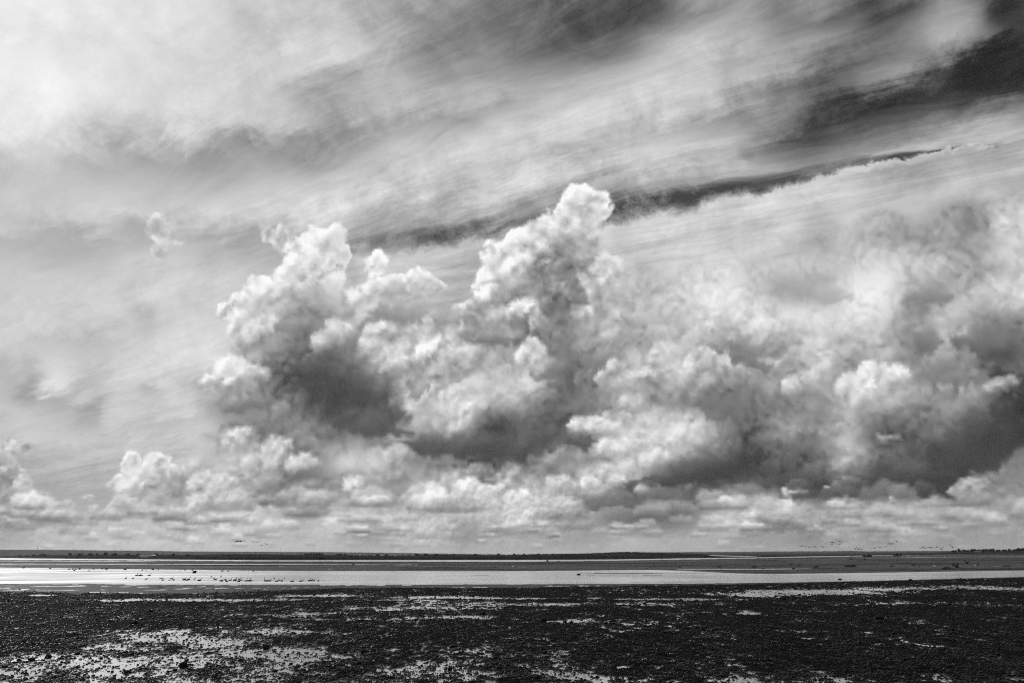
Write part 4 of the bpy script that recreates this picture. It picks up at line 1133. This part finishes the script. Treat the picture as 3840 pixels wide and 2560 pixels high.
# ------------------------------------------------------------------ trees, scrub, sheds and pylons on the far land
m_leaf = material('far_foliage', .014, rough=1.0, spec=0.0)
m_bark = material('bark', .02, rough=1.0, spec=0.0)


def crown_mesh(seed, n=230):
    r = random.Random(seed); V, F = [], []
    lobes = [(Vector((r.uniform(-.45, .45), r.uniform(-.4, .4), r.uniform(-.25, .35))), r.uniform(.35, .6)) for _ in range(6)]
    for _ in range(n):
        c, q = r.choice(lobes)
        v = Vector((r.gauss(0, 1), r.gauss(0, 1), r.gauss(0, 1))).normalized() * q * r.uniform(.55, 1.08)
        p = c + v; s_ = r.uniform(.08, .17)
        a = Vector((r.gauss(0, 1), r.gauss(0, 1), r.gauss(0, 1))).normalized(); b = a.orthogonal().normalized()
        i = len(V); V += [p + a * s_, p + b * s_, p - a * s_, p - b * s_]; F.append((i, i + 1, i + 2, i + 3))
    # solid heart so that the crown is not see-through everywhere
    bm = bmesh.new()
    for c, q in lobes: bmesh.ops.create_icosphere(bm, subdivisions=1, radius=q * .72, matrix=Matrix.Translation(c))
    off = len(V); V += [v.co.copy() for v in bm.verts]; bm.verts.index_update(); F += [tuple(off + v.index for v in f.verts) for f in bm.faces]; bm.free()
    me = raw_mesh('crown', V, F); me.materials.append(m_leaf); return me


CROWN = [crown_mesh(50 + k) for k in range(4)]
TRUNK = raw_mesh('trunk', *loft([(0, 0, -.1, .07, .07), (.01, 0, .2, .05, .05), (.0, 0, .5, .035, .035), (.02, 0, .75, .02, .02)], 6)); TRUNK.materials.append(m_bark)


def trees(name, group, what, where, spots, dist_of, z_of=None):
    spots = sorted(spots)
    for k, (x, ytop, w, ybase) in enumerate(spots):
        d = dist_of(x); r = ray(float(x), float(ybase)); hl = math.hypot(r[0], r[1]); base = EYEV + r * (d / hl)
        hgt = (ybase - ytop) * d / 2680.0; wid = w * d / 2680.0
        root = bpy.data.objects.new(name, None); COL.objects.link(root); root.location = tuple(base); root.rotation_euler = (0, 0, x * .37 % 6.28)
        root.empty_display_size = .5
        tag(root, '%s %s' % (nth(k, what), where), 'tree', group)
        t = link('trunk', TRUNK, parent=root); t.scale = (hgt, hgt, hgt * .8)
        c = link('crown', CROWN[k % 4], parent=root); c.scale = (wid * .62, wid * .62, hgt * .60); c.location = (0, 0, hgt * .52)


HDX, HDD = hx, hd * 1.06
trees('tree', 'round trees on the dark headland at right', 'round dark tree', 'on the dark headland at right',
      [(3577, 2062.5, 17, 2070), (3597, 2058, 10, 2069), (3612, 2061, 15, 2069), (3628, 2061.5, 19, 2069), (3645, 2058.5, 13, 2069), (3656, 2059, 13, 2069), (3676, 2060.5, 18, 2068.5), (3690, 2058.8, 14, 2068.5), (3702, 2058, 15, 2068), (3717, 2058.5, 13, 2068),
       (3728, 2058, 13, 2068), (3745, 2060, 16, 2067.5), (3765, 2060, 16, 2067.5), (3787, 2058.5, 12, 2067), (3801, 2060, 18, 2067), (3826, 2055.5, 20, 2067), (3843, 2055, 18, 2066), (3900, 2052, 26, 2065)], lambda x: float(np.interp(x, HDX, HDD)))
sd = lambda x: float(np.interp(x, fx_shore, shore_d))
trees('tree', 'trees in the dark copse left of the middle', 'dark tree', 'in the dark copse left of the middle',
      [(1148, 2073.5, 12, 2080), (1158, 2072.5, 13, 2080), (1168, 2072, 12, 2080), (1178, 2071.8, 13, 2080), (1188, 2072.5, 12, 2080), (1198, 2072.5, 12, 2080), (1206, 2074, 9, 2080)], lambda x: sd(x) * 2.2)
trees('tree', 'single trees along the hedges of the far shore at left', 'dark tree', 'rising from the scrub of the far shore at left',
      [(72, 2081, 13, 2088), (100, 2082, 12, 2087), (130, 2079, 16, 2087), (158, 2076, 26, 2088), (262, 2072.5, 10, 2084), (300, 2074.5, 22, 2083), (338, 2074.5, 18, 2083), (366, 2074, 14, 2083), (395, 2070.5, 13, 2083), (430, 2074, 22, 2083), (476, 2075, 16, 2084), (520, 2075, 14, 2084), (586, 2074, 11, 2084), (650, 2075.5, 18, 2084), (700, 2077, 16, 2085)], lambda x: sd(x) * 1.5)
trees('tree', 'single trees on the skyline of the far shore in the middle', 'dark tree', 'on the skyline of the far shore in the middle',
      [(1270, 2075.5, 26, 2082), (1293, 2074.5, 8, 2082), (1420, 2076.5, 18, 2083), (1450, 2077, 14, 2083), (1560, 2073.5, 22, 2081), (1596, 2074, 14, 2081), (1640, 2075, 16, 2081), (1700, 2075, 14, 2081), (1780, 2076, 18, 2081), (1870, 2074, 18, 2081), (1930, 2074.5, 14, 2080), (1965, 2073.5, 10, 2079), (2020, 2073.5, 12, 2078)], lambda x: sd(x) * 2.4)

# scrub and hedges too many to count
def scrub():
    r = random.Random(3); V, F = [], []
    bm = bmesh.new(); bmesh.ops.create_icosphere(bm, subdivisions=1, radius=1.0); bm.verts.index_update()
    bv = [v.co.copy() for v in bm.verts]; bf = [tuple(v.index for v in f.verts) for f in bm.faces]; bm.free()
    def blob(c, s):
        i = len(V)
        for v in bv: V.append(Vector(c) + Vector((v.x * s[0], v.y * s[0], v.z * s[1])) * r.uniform(.8, 1.15))
        F.extend(tuple(i + j for j in f) for f in bf)
    def at(x, y, mul, wpx, hpx):
        d = sd(x) * mul; q = ray(float(x), float(y)); c = EYEV + q * (d / math.hypot(q[0], q[1])); k = d / 2680.0
        blob(c, (wpx * k * .5, hpx * k * .5))
    for _ in range(1500):
        x = r.uniform(-300, 3450); m = r.choice([1.03, 1.15, 1.6, 2.3, 3.0, 3.0])
        f = {1.03: .14, 1.15: .3, 1.6: .55, 2.3: .8, 3.0: 1.0}[m]
        ys, yt = float(np.interp(x, fx_shore, shore_y)), float(np.interp(x, fx_shore, near_top))
        at(x, ys + (yt - ys) * f + .3, m, r.uniform(3, 14), r.uniform(1.2, 3.4) if x < 900 else r.uniform(.8, 2.6))
    me = raw_mesh('scrub', V, F, True); me.materials.append(m_leaf)
    tag(link('scrub', me), 'dark scrub and hedges along the far shore', 'scrub', kind='stuff')
scrub()

# long pale roofs and a white gable among the scrub
for (x, y, w, h, lab) in [(548, 2084.5, 44, 2.2, 'long low pale shed among the scrub of the far shore at left'), (578, 2083.5, 9, 3.4, 'small white gabled house right of the long pale shed'), (540, 2087.5, 20, 1.2, 'lower pale shed in front of the long one on the far shore'), (3666, 2068.5, 16, 1.2, 'pale roof among the trees of the headland')]:
    d = sd(x) * 1.12 if x < 1000 else float(np.interp(x, HDX, hd)) * .97
    r = ray(float(x), float(y)); base = EYEV + r * (d / math.hypot(r[0], r[1])); k = d / 2680.0
    root = bpy.data.objects.new('shed', None); COL.objects.link(root); root.location = tuple(base); root.rotation_euler = (0, 0, math.atan2(-base[0], base[1]))
    tag(root, lab, 'shed', 'pale buildings on the far shore')
    W, Hh, D = w * k, h * k, 6.0
    link('wall', box_mesh('wall', W, D, Hh * .6, m_cab, .02), parent=root)
    rv = [(-W / 2 - .2, -D / 2 - .3, Hh * .6), (W / 2 + .2, -D / 2 - .3, Hh * .6), (W / 2 + .2, 0, Hh * 1.15), (-W / 2 - .2, 0, Hh * 1.15), (W / 2 + .2, D / 2 + .3, Hh * .6), (-W / 2 - .2, D / 2 + .3, Hh * .6)]
    rm_ = raw_mesh('roof', rv, [(0, 1, 2, 3), (3, 2, 4, 5), (0, 3, 5), (1, 4, 2), (0, 5, 4, 1)]); rm_.materials.append(m_pale); link('roof', rm_, parent=root)

# pylons on the hills
def pylon_mesh():
    V, F = [], []
    def bar(a, b, r_=.28):
        a, b = Vector(a), Vector(b); t = (b - a).normalized(); u = t.orthogonal().normalized(); w = t.cross(u); i = len(V)
        for p in (a, b):
            for j in range(4):
                an = math.pi / 2 * j; V.append(p + u * math.cos(an) * r_ + w * math.sin(an) * r_)
        for j in range(4): F.append((i + j, i + (j + 1) % 4, i + 4 + (j + 1) % 4, i + 4 + j))
    for sx in (-1, 1):
        for sy in (-1, 1): bar((3 * sx, 3 * sy, 0), (.5 * sx, .5 * sy, 30))
    for z in (6, 12, 18, 24):
        q = 3 - 2.5 * z / 30
        for a, b in (((-q, -q), (q, -q)), ((q, -q), (q, q)), ((q, q), (-q, q)), ((-q, q), (-q, -q))): bar((a[0], a[1], z), (b[0], b[1], z), .15)
        bar((-q, -q, z), (q - .4, -q, min(z + 6, 30)), .15)
    for z, l in ((20, 6), (25, 5), (29, 3.5)): bar((-l, 0, z), (l, 0, z), .25)
    me = raw_mesh('pylon', V, F); me.materials.append(m_cab); return me
PY = pylon_mesh()
for k, (x, yb, yt) in enumerate([(139, 2064, 2052), (276, 2066, 2055), (453, 2068, 2060), (2354, 2070, 2064.5), (2403, 2069, 2061.5), (2416, 2069, 2062.5), (2495, 2069, 2063.5)]):
    d = 5400.0
    r = ray(float(x), float(yb)); b = EYEV + r * (d / math.hypot(r[0], r[1]))
    o = bpy.data.objects.new('power_pylon', PY); COL.objects.link(o); o.location = tuple(b); s_ = (yb - yt) * d / 2680.0 / 30.0; o.scale = (s_, s_, s_)
    tag(o, nth(k, 'faint lattice power pylon') + ' on the far hills', 'pylon', 'power pylons on the far hills')

# ------------------------------------------------------------------ the air
hb_ = bmesh.new(); bmesh.ops.create_cube(hb_, size=1.0)
hm = bpy.data.meshes.new('haze'); hb_.to_mesh(hm); hb_.free()
haze = link('haze', hm); haze.scale = (30000, 30000, 84); haze.location = (0, 0, 40.5)
mh = bpy.data.materials.new('haze_air'); mh.use_nodes = True
nt = mh.node_tree; nt.nodes.clear()
oo = nt.nodes.new('ShaderNodeOutputMaterial'); pv = nt.nodes.new('ShaderNodeVolumePrincipled')
pv.inputs['Color'].default_value = (.9, .9, .9, 1); pv.inputs['Density'].default_value = 4.2e-5; pv.inputs['Anisotropy'].default_value = .2
nt.links.new(pv.outputs[0], oo.inputs['Volume'])
hm.materials.append(mh)
tag(haze, 'thin pale haze over the estuary', 'haze', kind='stuff')
SC.cycles.volume_bounces = 0
